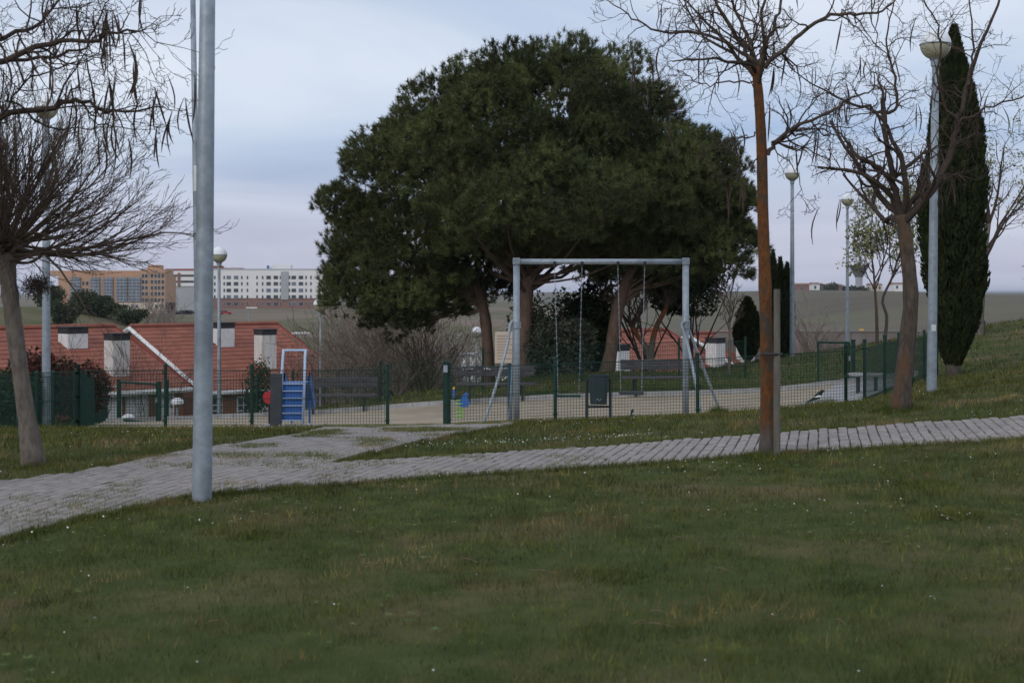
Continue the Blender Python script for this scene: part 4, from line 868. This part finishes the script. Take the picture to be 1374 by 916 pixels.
# benches
def bench(label, u0, u1, Y, rot=0.0):
    c = gp((u0 + u1) / 2, Y); L = (u1 - u0) / F * Y; bz = thing('plank_bench', label, 'bench', c, 'plank benches along the sand'); X = lambda x, y, z: c + rotz(rot) @ np.array((x, y, z)); rm = rotz(rot)
    for j, (y, z) in enumerate([(-.28, .43), (-.12, .43), (.04, .43)]): MB().bbox(X(0, y, z), (L, .14, .05), .008, rm).build('seat_plank', 'plank_dark', bz)
    for j, z in enumerate((.665, .787)): MB().bbox(X(0, .17 + .05 * j, z), (L * 1.0, .045, .118), .008, rm).build('back_plank', 'plank_dark', bz)
    for s in (-1, 1):
        lg = MB(); x = s * L * .33
        lg.box(X(x, -.28, .2), (.05, .06, .42), rm); lg.box(X(x, .08, .2), (.05, .06, .42), rm); lg.box(X(x, -.1, .385), (.05, .46, .04), rm); lg.tube([X(x, .12, .38), X(x, .245, .85)], .026, 6); lg.build('leg', 'iron', bz)
    return bz
bench('dark plank bench beside the blue slide, backed by the bare thicket', 404, 506, 34.6, R(3))
b2 = bench('dark plank bench with white scribbles, behind the left swing brace', 612, 718, 34.4, R(3))
c = np.array(b2.location); sc = MB(); r_ = np.random.default_rng(4)
for x0 in (-.86, -.73, -.62, -.28, -.22, .1, .2):
    P = [c + np.array((x0 + .025 * i, .142 + .003, .78 + r_.uniform(-.035, .035))) for i in range(5)]; sc.tube(P, .006, 4)
sc.build('scribble', 'white_paint', b2)
bench('dark plank bench in front of the low bare tree and red roofs', 833, 937, 34.2, R(3))
# info board
b = gp(684, 27.6); bd = thing('notice_board', 'tan notice board on a dark teal post behind the swing post', 'sign', b)
zb0, zb1 = CH - (487 - HV) / F * 27.6, CH - (445 - HV) / F * 27.6
MB().bbox((b[0], b[1], (zb0 + b[2]) / 2 + .2), (.09, .06, zb0 - b[2] + .6), .006).build('post', 'teal_post', bd)
cx_ = (679 - HU) / F * 27.6; MB().bbox((cx_, b[1] - .05, (zb0 + zb1) / 2), (.43, .03, zb1 - zb0), .006).build('panel', 'board', bd)
pr_ = MB()
for j in range(9): w_ = (.2, .3, .26, .32, .18, .3, .28, .12, .3)[j]; pr_.box((cx_ - .17 + w_ / 2, b[1] - .067, zb1 - .08 - j * .055), (w_, .003, .012))
pr_.build('print', 'print', bd)
# spring rider
b = gp(617, 29); sp = thing('spring_rider', 'spring rocker with lime coil and blue seat side by the gate post', 'spring toy', b)
t = np.linspace(0, 1, 70); MB().tube(np.stack([b[0] + .085 * np.cos(t * 30), b[1] + .085 * np.sin(t * 30), b[2] + .04 + .38 * t], -1), .013, 6).build('coil', 'spring_green', sp)
MB().bbox(b + (0, 0, .44), (.26, .12, .05), .01).build('seat', 'green_paint', sp)
pts = [(-.10, .0), (.10, 0), (.13, .12), (.08, .22), (.10, .34), (.02, .38), (-.04, .3), (-.08, .2), (-.12, .1)]
for s, nm in ((-.07, 'side_panel'), (.07, 'side_panel')):
    vv = [b + np.array((x * .9 + .09, s - .008, .28 + z * .75)) for x, z in pts] + [b + np.array((x * .9 + .09, s + .008, .28 + z * .75)) for x, z in pts]; n_ = len(pts)
    MB().add(vv, [tuple(range(n_)), tuple(range(2 * n_ - 1, n_ - 1, -1))] + [(i, n_ + i, n_ + (i + 1) % n_, (i + 1) % n_) for i in range(n_)]).build(nm, 'blue_paint', sp)
MB().tube([b + (-.12, -.2, .66), b + (-.12, .2, .66)], .018, 8).build('handle', 'yellow_plastic', sp); MB().tube([b + (-.12, 0, .45), b + (-.12, 0, .67)], .025, 8).build('stem', 'blue_paint', sp)
# round spinner disc by the right fence
b = gp(1163, 29); rd = thing('round_table', 'low dark round table on stub legs behind the right fence', 'table', b)
MB().lathe(b, [(.001, .33), (.36, .33), (.38, .345), (.38, .375), (.36, .385), (.001, .387)], 28).build('table_top', 'concrete', rd)
for j in range(4): a_ = j * math.pi / 2 + .5; MB().tube([b + (.25 * math.cos(a_), .25 * math.sin(a_), -.05), b + (.25 * math.cos(a_), .25 * math.sin(a_), .34)], .035, 8).build('leg', 'slate', rd)
# magpies
def magpie(label, u, Y, yaw, s=1.0, head_down=False):
    b = gp(u, Y, .012); rt = thing('magpie', label, 'bird', b, 'magpies on the ground'); Rz = rotz(yaw); X = lambda x, y, z: b + Rz @ np.array((x, y, z)) * s
    sp_ = [(-.2, 0, .045), (-.14, 0, .07), (-.08, 0, .095), (-.035, 0, .12), (.01, 0, .155), (.04, 0, .19), (.06, 0, .215), (.085, 0, .225), (.1, 0, .22), (.125, 0, .21)] if not head_down else [(-.27, 0, .16), (-.18, 0, .125), (-.09, 0, .115), (-.03, 0, .125), (.04, 0, .13), (.085, 0, .11), (.115, 0, .10), (.145, 0, .09), (.16, 0, .08), (.19, 0, .06)]
    rd_ = [.012, .016, .026, .045, .048, .034, .03, .024, .010, .002]
    o = MB().tube([X(*p) for p in sp_], np.array(rd_) * s, 10).build('body', 'feather_black', rt, smooth=True)
    for sg in (-1, 1):
        MB().tube([X(.05, sg * .037, .135), X(-.01, sg * .043, .14), X(-.08, sg * .025, .122)], np.array((.012, .02, .006)) * s, 6).build('wing_patch', 'feather_white', rt, smooth=True)
        MB().tube([X(.01, sg * .02, .1), X(.02, sg * .02, .05), X(.012, sg * .02, 0), X(.04, sg * .022, -.004)], .005 * s, 5).build('leg', 'feather_black', rt)
    MB().tube([X(.05, 0, .085), X(-.03, 0, .085)], np.array((.02, .022)) * s, 8).build('belly', 'feather_white', rt, smooth=True)
magpie('magpie standing upright on the grey playground walk', 1098, 26.2, R(12), 1.1)
magpie('small dark magpie on the sand just inside the fence near the litter bin', 848, 24.6, R(70), .62)

# ------------------------------------------------------------------ houses with red roofs
def house(label, u_r, v_r, Y, length, theta, run, drop, wall_h, seed, windows=(), chims=(), name='brick_house', left_ext=0.0, whitebarge=True):
    """u_r, v_r: left end of the ridge; ridge runs right and away by theta; front slope falls right and towards the viewer"""
    p = PX(u_r, v_r, Y); rd = np.array((math.cos(theta), math.sin(theta), 0)); fr = np.array((math.sin(theta), -math.cos(theta), 0)); p = p - rd * left_ext; Lg = length + left_ext
    e0 = p + fr * run - (0, 0, drop); gz_ = e0[2] - wall_h; root = thing(name, label, 'house', (e0[0], e0[1], gz_), 'red roofed brick houses below the park'); up = np.array((0, 0, 1.0)); M3 = np.stack([rd, -fr, up], 1)
    A_, B_ = p, p + rd * Lg; back = -fr * run - up * drop; front = fr * run - up * drop; n_up = unit(np.cross(rd, front)); n_up = n_up if n_up[2] > 0 else -n_up; th = .16
    roof = MB(); ov = .35; vv = []
    for q in (A_ - rd * .15, B_ + rd * .15):
        for s in (front, back): vv += [q + s * (1 + ov / run), q + s * (1 + ov / run) + up * th]
        vv += [q - up * .02, q + up * th]
    roof.add(vv, [(1, 5, 11, 7), (5, 3, 9, 11), (0, 6, 10, 4), (4, 10, 8, 2), (0, 1, 7, 6), (2, 8, 9, 3), (0, 4, 5, 1), (4, 2, 3, 5), (6, 7, 11, 10), (10, 11, 9, 8)]); ro = roof.build('roof', 'roof_tile', root)
    rows = int(run / .38)
    for j in range(1, rows):     # courses of tiles stand a little proud
        q = front * j / rows + up * (th + .012); MB().tube([A_ + q, B_ + q], .02, 4).build('tile_course', 'roof_tile', ro)
    MB().tube([A_ - rd * .15 + up * (th + .05), B_ + rd * .15 + up * (th + .05)], .12, 8).build('ridge_tiles', 'roof_tile', ro)
    for q, nm, mm in ((A_ - rd * .2, 'barge_board', 'white_paint'), (B_ + rd * .2, 'barge_board', 'roof_edge')):
        MB().tube([q + up * .1, q + front * 1.06 + up * .1], .12, 4).build(nm, mm, ro); MB().tube([q + up * .1, q + back * 1.06 + up * .1], .12, 4).build(nm, mm, ro)
    gq = front * (1 + (ov + .06) / run) + up * .02; MB().tube([A_ - rd * .15 + gq, B_ + rd * .15 + gq], .12, 6).build('gutter', 'white_paint', root)
    w = MB(); c0, c1, c2, c3 = A_ + front, B_ + front, B_ + back, A_ + back; z0 = np.array((0, 0, gz_ - .8)); fl = lambda q: np.array((q[0], q[1], gz_ - .8)); dn = -up * .03
    w.add([fl(c0), fl(c1), fl(c2), fl(c3), c0 + dn, c1 + dn, c2 + dn, c3 + dn, A_ + dn * 3, B_ + dn * 3], [(0, 1, 5, 4), (1, 2, 6, 5), (2, 3, 7, 6), (3, 0, 4, 7), (4, 8, 7), (5, 6, 9)]); w.build('wall', 'brick_wall', root)
    for (uu, vv_, ww, hh, kind) in windows:
        k2 = (uu - HU) / F; t = (k2 * c0[1] - c0[0]) / (rd[0] - k2 * rd[1]); q = c0 + rd * t; q[2] = CH - (vv_ - HV) / F * q[1]
        f_ = MB().bbox(q + fr * .04, (ww, .1, hh), .02, M3).build('window' if kind != 'door' else 'door', 'white_paint', root)
        if kind == 'glass':
            for i in (-1, 1): MB().bbox(q + fr * .075 + rd * i * ww * .235, (ww * .36, .08, hh * .82), .005, M3).build('pane', 'glass_dark', f_)
            mu = MB()
            for k2 in (-.2, .08): mu.box(q + fr * .12 + up * hh * k2, (ww * .9, .03, .04), M3)
            mu.build('glazing_bar', 'white_paint', f_)
        elif kind == 'shutter':
            for i in range(5): MB().box(q + fr * .1 + up * hh * (-.36 + .18 * i), (ww * .9, .03, hh * .12), M3).build('slat', 'white_paint', f_)
        elif kind == 'door':
            MB().bbox(q + fr * .1 + rd * ww * .3, (.06, .05, .16), .01, M3).build('handle', 'iron', f_)
    for (uu, s, ww, vt, rust) in chims:     # column and top row in the photograph, s down the slope 0..1
        fs = front * s if s >= 0 else back * -s; q0 = A_ + fs; k2 = (uu - HU) / F; q = q0 + rd * (k2 * q0[1] - q0[0]) / (rd[0] - k2 * rd[1]); top = CH - (vt - HV) / F * q[1]; bot = q[2] - .3; m_ = 'rusty_white' if rust else 'white_paint'
        ck = MB().bbox((q[0], q[1], (top + bot) / 2), (ww, ww * .8, top - bot), .02, M3).build('chimney', m_, root)
        MB().bbox((q[0], q[1], top + .12), (ww * 1.03, ww * .84, .26), .02, M3).build('cap', 'chimney_cap', ck); MB().bbox((q[0], q[1], top + .27), (ww * 1.12, ww * .92, .05), .01, M3).build('cover', 'chimney_cap', ck)
        if s > .05: MB().bbox((q[0], q[1], 0) + fr * (ww * .43) + up * (q[2] - .3 * drop / run + .22 - ww * .4 * drop / run), (ww * 1.05, .08, .12), .01, M3).build('flashing', 'roof_edge', ck)
    return root
TH = R(48)
house('long red roofed brick house with a rust stained chimney behind the left gate', -60, 448, 60, 7.5, TH, 5.6, 2.3, 2.4, 1, [(150, 545, .9, 1.7, 'door'), (183, 543, 1.1, 1.2, 'shutter'), (222, 545, .8, 1.7, 'door')],
      [(98, .30, 1.0, 447, False), (157, .80, .85, 456, True), (56, -.3, .95, 446, False)], left_ext=5)
house('red roofed brick house with white barge board and paned windows, behind the slide', 178, 443, 72, 9.1, TH, 5.8, 2.75, 2.3, 2, [(290, 545, .65, 1.0, 'glass'), (325, 545, .75, 1.0, 'glass'), (352, 540, .6, 1.7, 'door')],
      [(299, .33, .95, 440, False), (356, .72, .9, 449, True), (245, -.3, 1.2, 440, False)])
house('red roofed house glimpsed behind the evergreen bush and right swing post', 775, 451, 76, 8.0, TH, 5.2, 2.7, 2.0, 3, [(880, 520, .9, 1.2, 'glass')], [(830, .8, .9, 470, False), (960, .72, .9, 460, False)])
house('red roofed house half hidden by the small pointed conifer', 925, 452, 84, 4.6, TH, 5.0, 2.6, 2.0, 4, [(990, 520, .9, 1.2, 'glass')], [(1000, .6, .9, 452, False)])

# ------------------------------------------------------------------ flats far behind
def fbox(u0, u1, v0, v1, Y): k = Y / F; return (u0 - HU) * k, (u1 - HU) * k, CH - (v1 - HV) * k, CH - (v0 - HV) * k
def slab(u0, u1, v0, v1, Y, depth, nm, m, root, proud=0.0):
    x0, x1, z0, z1 = fbox(u0, u1, v0, v1, Y); return MB().bbox(((x0 + x1) / 2, Y + depth / 2 - proud, (z0 + z1) / 2), (x1 - x0, depth, z1 - z0), .05).build(nm, m, root)
def win_proto(w, h, m='glass_dark'):
    f_ = MB().box((0, 0, 0), (w + .12, .2, h + .12)).build('window', 'white_paint'); p_ = MB().box((0, 0, 0), (w, .3, h)).build('pane', m); d = f_.data, p_.data
    bpy.data.objects.remove(f_); bpy.data.objects.remove(p_); return d
def put_win(d, root, x, y, z, frame=True):
    org = np.array(root.location); f_ = bpy.data.objects.new('window', d[0]); COL.objects.link(f_); f_.parent = root; f_.location = tuple(np.array((x, y, z)) - org)
    p_ = bpy.data.objects.new('pane', d[1]); COL.objects.link(p_); p_.parent = f_; p_.location = (0, 0, 0); return f_
Yb = 650.0; kb_ = Yb / F
root = thing('apartment_building', 'long white block of flats with a brown ground floor', 'building', ((350 - HU) * kb_, Yb, zg((350 - HU) * kb_, Yb)))
slab(256, 440, 363, 400, Yb, 14, 'wall', 'far_white', root); slab(256, 440, 400, 420, Yb, 14, 'ground_floor', 'far_brown', root, -.3); slab(377, 387, 364, 402, Yb, 1, 'stair_panel', 'far_grey', root, .4)
rf = slab(258, 438, 360.5, 363, Yb, 13, 'roof', 'far_grey', root, -.6); slab(364, 390, 355.5, 361, Yb + 3, 6, 'roof_hut', 'far_white', rf); slab(352, 364, 358, 362, Yb + 3, 5, 'roof_hut', 'far_white', rf); slab(358, 361, 356, 360.5, Yb + 1, .6, 'roof_sign', 'blue_paint', rf)
slab(285, 325, 359.4, 362, Yb + 5, 6, 'roof_hut', 'roof_tile', rf); slab(284, 297, 356.5, 362, Yb + 6, 6, 'roof_hut', 'roof_tile', rf)
wn, ww = win_proto(1.5 * .45, 1.45), win_proto(2.0, 1.6)
wl = win_proto(2.0, 1.6, 'glass_blue')
zx = lambda q: 200 + q / 4.907
for xz, wide in [(433, 0), (495, 0), (525, 1), (573, 1), (611, 0), (648, 0), (711, 0), (748, 0), (787, 1), (835, 1), (866, 0), (925, 0), (953, 1), (1000, 1), (1034, 0), (1066, 0), (1119, 0), (1150, 0)]:
    for j, v in enumerate((372.2, 380.6, 389.5, 398.2, 407.4)):
        if xz == 433 and j == 4: continue
        d = (wl if (xz + j) % 3 == 0 else ww) if wide else wn; put_win(d, root, (zx(xz) - HU) * kb_, Yb - (0 if j < 4 else -.3), CH - (v - HV) * kb_)
Yo = 500.0; ko = Yo / F
root = thing('apartment_building', 'orange brick block of flats with tall glazed stair strips', 'building', ((150 - HU) * ko, Yo, zg((150 - HU) * ko, Yo)))
slab(78, 222, 370, 420, Yo, 16, 'wall', 'far_orange', root); slab(62, 190, 363, 370, Yo + 2, 12, 'top_floor', 'far_orange', root); slab(198, 214, 355.5, 363, Yo + 3, 6, 'roof_hut', 'far_orange', root); slab(188, 222, 361, 370, Yo + .8, 12, 'top_floor', 'far_orange', root); slab(156, 222, 406, 424, Yo, 15, 'ground_floor', 'far_cream', root, .4)
for u0, u1 in ((95, 108), (122, 134), (139, 152), (157, 171), (173, 189)):
    s_ = slab(u0, u1, 372, 405, Yo, 1, 'glazed_strip', 'glass_blue', root, .5); 
    for j in range(8): v = 373.5 + j * 4.3; slab(u0, u1, v, v + .9, Yo, .4, 'spandrel', 'far_grey', s_, .75)
    for j in range(1, 3): u = u0 + (u1 - u0) * j / 3; slab(u - .3, u + .3, 372, 405, Yo, .4, 'mullion', 'far_grey', s_, .7)
wo_ = win_proto(.9, 1.3)
for u in (192, 196.5, 204, 209, 213.5, 218.5):
    for v in (370, 378, 386, 394, 402.5): put_win(wo_, root, (u - HU) * ko, Yo - (.4 if v > 404 else 0), CH - (v - HV) * ko)
for u in (112, 117):
    for v in (380, 389, 398): put_win(wo_, root, (u - HU) * ko, Yo, CH - (v - HV) * ko)
for u in (160, 168, 178, 184, 210, 218): put_win(wo_, root, (u - HU) * ko, Yo - .4, CH - (411 - HV) * ko)
Yg = 560.0; kg = Yg / F
root = thing('office_building', 'grey block with white and dark bands and a brick centre strip', 'building', ((242 - HU) * kg, Yg, zg((242 - HU) * kg, Yg)))
slab(222.5, 275, 363, 420, Yg, 14, 'wall', 'far_grey', root); slab(222, 275, 360.5, 363.2, Yg + 1, 12, 'roof', 'roof_tile', root)
for v0, v1 in ((364, 368.5), (371.5, 376.5), (379.5, 384)): slab(223, 275, v0, v1, Yg, .5, 'white_band', 'far_white', root, .3)
for v0, v1 in ((368.8, 371.2), (376.8, 379.2)):
    for u0, u1 in ((223, 238), (243, 275)): slab(u0, u1, v0, v1, Yg, .5, 'window', 'glass_dark', root, .15)
slab(238.5, 242.5, 366, 384, Yg, .6, 'brick_strip', 'far_brown', root, .5)
# little houses and the water tower on the far right plateau
for i, (u0, u1, v0, v1, m, lb) in enumerate([(1062, 1086, 382, 389, 'far_brown', 'low brown far house on the brown field crest'), (1090, 1100, 381, 388, 'far_white', 'small white far house at the foot of the dark far trees'), (1102, 1130, 383, 389, 'far_brown', 'long brown far building under the water tower'), (1200, 1214, 381, 389, 'far_white', 'white far house behind the grey forked catalpa'), (1030, 1050, 380, 388, 'far_cream', 'cream far house behind the small cypress row'), (1168, 1184, 382, 389, 'far_cream', 'cream far building behind the budding twin stemmed tree')]):
    Yh = 600 + 12 * i; k = Yh / F; x0, x1, z0, z1 = fbox(u0, u1, v0, v1, Yh); zb_ = min(z0, zg((x0 + x1) / 2, Yh)) - .5; root = thing('far_house', lb, 'house', ((x0 + x1) / 2, Yh, zb_), 'far houses on the field crest')
    MB().bbox(((x0 + x1) / 2, Yh + 4, (zb_ + z1) / 2), (x1 - x0, 8, z1 - zb_), .05).build('wall', m, root)
    MB().add([(x0 - .3, Yh - .4, z1), (x1 + .3, Yh - .4, z1), (x1 + .3, Yh + 8.4, z1), (x0 - .3, Yh + 8.4, z1), (x0 - .3, Yh + 4, z1 + .7), (x1 + .3, Yh + 4, z1 + .7)], [(0, 1, 5, 4), (2, 3, 4, 5), (0, 4, 3), (1, 2, 5)]).build('roof', 'far_roof', root)
    for j in range(max(2, int((x1 - x0) / 3))): put_win(wo_, root, x0 + 1.2 + j * 3, Yh, z1 - 1.4)
Yt = 700.0; b = gp(1152.5, Yt); kt = Yt / F; z = lambda v: CH - (v - HV) * kt - b[2]
root = thing('water_tower', 'funnel shaped grey concrete water tower on the skyline', 'water tower', b)
MB().lathe(b, [(1.7, -1), (1.7, z(374)), (1.9, z(372))], 20).build('stem', 'far_grey', root, smooth=True); MB().lathe(b, [(1.9, z(372)), (4.7, z(357.5)), (4.7, z(355.8)), (.01, z(354.8))], 28).build('tank', 'far_dark', root, smooth=False)
for i, (u, rx, rz) in enumerate([(1100, 4, 5), (1112, 4.5, 6), (1124, 4, 5.5), (1136, 5, 5), (1147, 4, 4.6), (1160, 4, 4.5), (1090, 3.4, 4)]):
    bush('far_tree', 'dark round far tree in the clump around the water tower', 'tree', gp(u, 620 + 5 * i), rx, rz, 'shrub_leaf', 200 + i, 900, .8, 'dark far trees around the water tower', False)
# parked cars far off
def car(label, u, Y, m, i):
    b = gp(u, Y); root = thing('parked_car', label, 'car', b, 'cars parked before the grey block'); L, W = 4.3, 1.75
    pr = [(-L / 2, .3), (-L / 2, .75), (-L / 2 + .1, .95), (L / 2 - 1.2, .95), (L / 2 - .1, .78), (L / 2, .55), (L / 2, .3)]; n_ = len(pr)
    def ext(pr, w, nm, m, y0=0): n_ = len(pr); return MB().add([b + np.array((x, -w / 2, z)) for x, z in pr] + [b + np.array((x, w / 2, z)) for x, z in pr], [tuple(range(n_)), tuple(range(2 * n_ - 1, n_ - 1, -1))] + [(k, n_ + k, n_ + (k + 1) % n_, (k + 1) % n_) for k in range(n_)]).build(nm, m, root)
    ext(pr, W, 'body', m); ext([(-L / 2 + .15, .953), (-L / 2 + .6, 1.36), (.5, 1.36), (1.15, .953)], W * .9, 'windows', 'glass_dark'); ext([(-L / 2 + .55, 1.365), (-L / 2 + .62, 1.45), (.42, 1.45), (.52, 1.365)], W * .88, 'roof', m)
    for sx in (-1.35, 1.35):
        for sy in (-1, 1): MB().tube([b + (sx, sy * W * .42, .31), b + (sx, sy * W * .51, .31)], .31, 14).build('wheel', 'rubber', root)
for i, (u, m, lb) in enumerate([(234, 'car_red', 'dark red far car parked before the grey block'), (243, 'car_white', 'white far car parked before the grey block'), (250, 'car_dark', 'dark far car parked next to the white one'), (256.5, 'car_dark', 'dark far car half behind the near lamp pole'), (303, 'car_red', 'red far car parked before the white flats'), (226, 'car_silver', 'silver far car parked by the orange flats')]): car(lb, u, 480, MATS[m] and m, i)
# tall street lights and court poles in the valley, white sheds
for i, (u, v0, Y, lb) in enumerate([(334, 413, 170, 'far street light with a flat white head above the red roof'), (376, 448, 110, 'far thin post beside the roof end'), (398, 447, 115, 'far thin post in the valley field')]):
    b = gp(u, Y); H = CH - (v0 - HV) / F * Y - b[2]; root = thing('street_light', lb, 'street light', b, 'thin street lights in the valley'); MB().tube([b - (0, 0, .2), b + (0, 0, H)], (.12, .07), 8).build('pole', 'galv', root); MB().bbox(b + (.35, 0, H), (1.3, .5, .16), .05).build('lamp_head', 'white_paint', root)
for i, (u, v0, Y) in enumerate([(584, 468, 62), (596, 458, 62), (606, 462, 66), (616, 450, 62), (626, 455, 70), (603, 452, 72)]):
    b = gp(u, Y); H = CH - (v0 - HV) / F * Y - b[2]; root = thing('court_pole', 'slim grey pole of the ball court left of the dark pine trunk', 'pole', b, 'ball court poles'); MB().tube([b - (0, 0, .2), b + (0, 0, H)], (.05, .04), 8).build('pole', 'galv', root); MB().lathe(b + (0, 0, H), [(.05, -.02), (.06, 0), (.001, .05)], 8).build('cap', 'galv', root)
for i, (u0, u1, v0, v1, Y, lb) in enumerate([(618, 650, 477, 490, 90, 'low white shed beyond the ball court poles'), (634, 646, 494, 500, 70, 'white slatted box beside the dark pine trunk')]):
    x0, x1, z0, z1 = fbox(u0, u1, v0, v1, Y); zb_ = zg((x0 + x1) / 2, Y); root = thing('white_shed' if i == 0 else 'white_box', lb, 'shed' if i == 0 else 'box', ((x0 + x1) / 2, Y, min(zb_, z0)))
    MB().bbox(((x0 + x1) / 2, Y + .9, (z1 + min(zb_, z0)) / 2), (x1 - x0, 1.8, z1 - min(zb_, z0)), .03).build('wall', 'white_paint', root); MB().bbox(((x0 + x1) / 2, Y + .9, z1 + .05), (x1 - x0 + .2, 2.1, .1), .02).build('roof', 'far_grey', root)
    MB().bbox((x0 + (x1 - x0) * .3, Y, z1 - .35), ((x1 - x0) * .12, .06, .5), .01).build('door', 'far_grey', root)
# low retaining wall beyond the right slope, and a bright play hut far out
x0, x1 = 12.0, 36.0; wr = thing('retaining_wall', 'long low brown wall beyond the right lawn slope', 'wall', (24, 84, zg(24, 84)))
for j in range(12):
    xa = x0 + (x1 - x0) * j / 12; xc = xa + 1; zz = CH - (446 - HV) / F * 84
    MB().bbox((xc, 84, zz - .8), (1.98, .3, 1.6 + .03 * (j % 3)), .02).build('panel', 'dry_wall', wr)
MB().bbox((24, 84, zz + .06), (24.1, .4, .08), .02).build('coping', 'dry_wall', wr)
b = gp(1155, 190); ph = thing('play_hut', 'tiny yellow and red play hut out on the brown field', 'play hut', b)
MB().bbox(b + (.1, 0, .4), (.4, .7, .7), .03).build('wall', 'yellow_plastic', ph); MB().bbox(b + (-.35, 0, .25), (.3, .6, .5), .03).build('slide', 'teal_post', ph); MB().bbox(b + (.1, 0, .8), (.5, .8, .12), .05).build('roof', 'yellow_plastic', ph); MB().bbox(b + (.45, -.1, .3), (.14, .6, .7), .03).build('door', 'red_plastic', ph)
b = gp(1317, 44.6); mk = thing('marker_post', 'short blue grey post at the foot of the sparse budding tree', 'post', b); MB().tube([b - (0, 0, .1), b + (0, 0, .35)], .11, 12).build('post', 'slate', mk); MB().lathe(b + (0, 0, .35), [(.12, 0), (.12, .03), (.001, .06)], 12).build('cap', 'slate', mk)
print('objects', len(bpy.data.objects), 'tris', sum(len(m.polygons) for m in bpy.data.meshes))

# ------------------------------------------------------------------ evening air
hzm = bpy.data.materials.new('haze'); hzm.use_nodes = True; t = hzm.node_tree; t.nodes.clear(); ou = t.nodes.new('ShaderNodeOutputMaterial'); pv = t.nodes.new('ShaderNodeVolumePrincipled')
pv.inputs['Color'].default_value = (.80, .86, 1, 1); pv.inputs['Density'].default_value = .00010; t.links.new(pv.outputs[0], ou.inputs['Volume']); MATS['haze'] = hzm
hzb = MB().box((0, 7400, 8), (19400, 15200, 40)).build('haze', 'haze'); tag(hzb, 'thin pale evening haze filling the air', 'haze', kind='stuff')
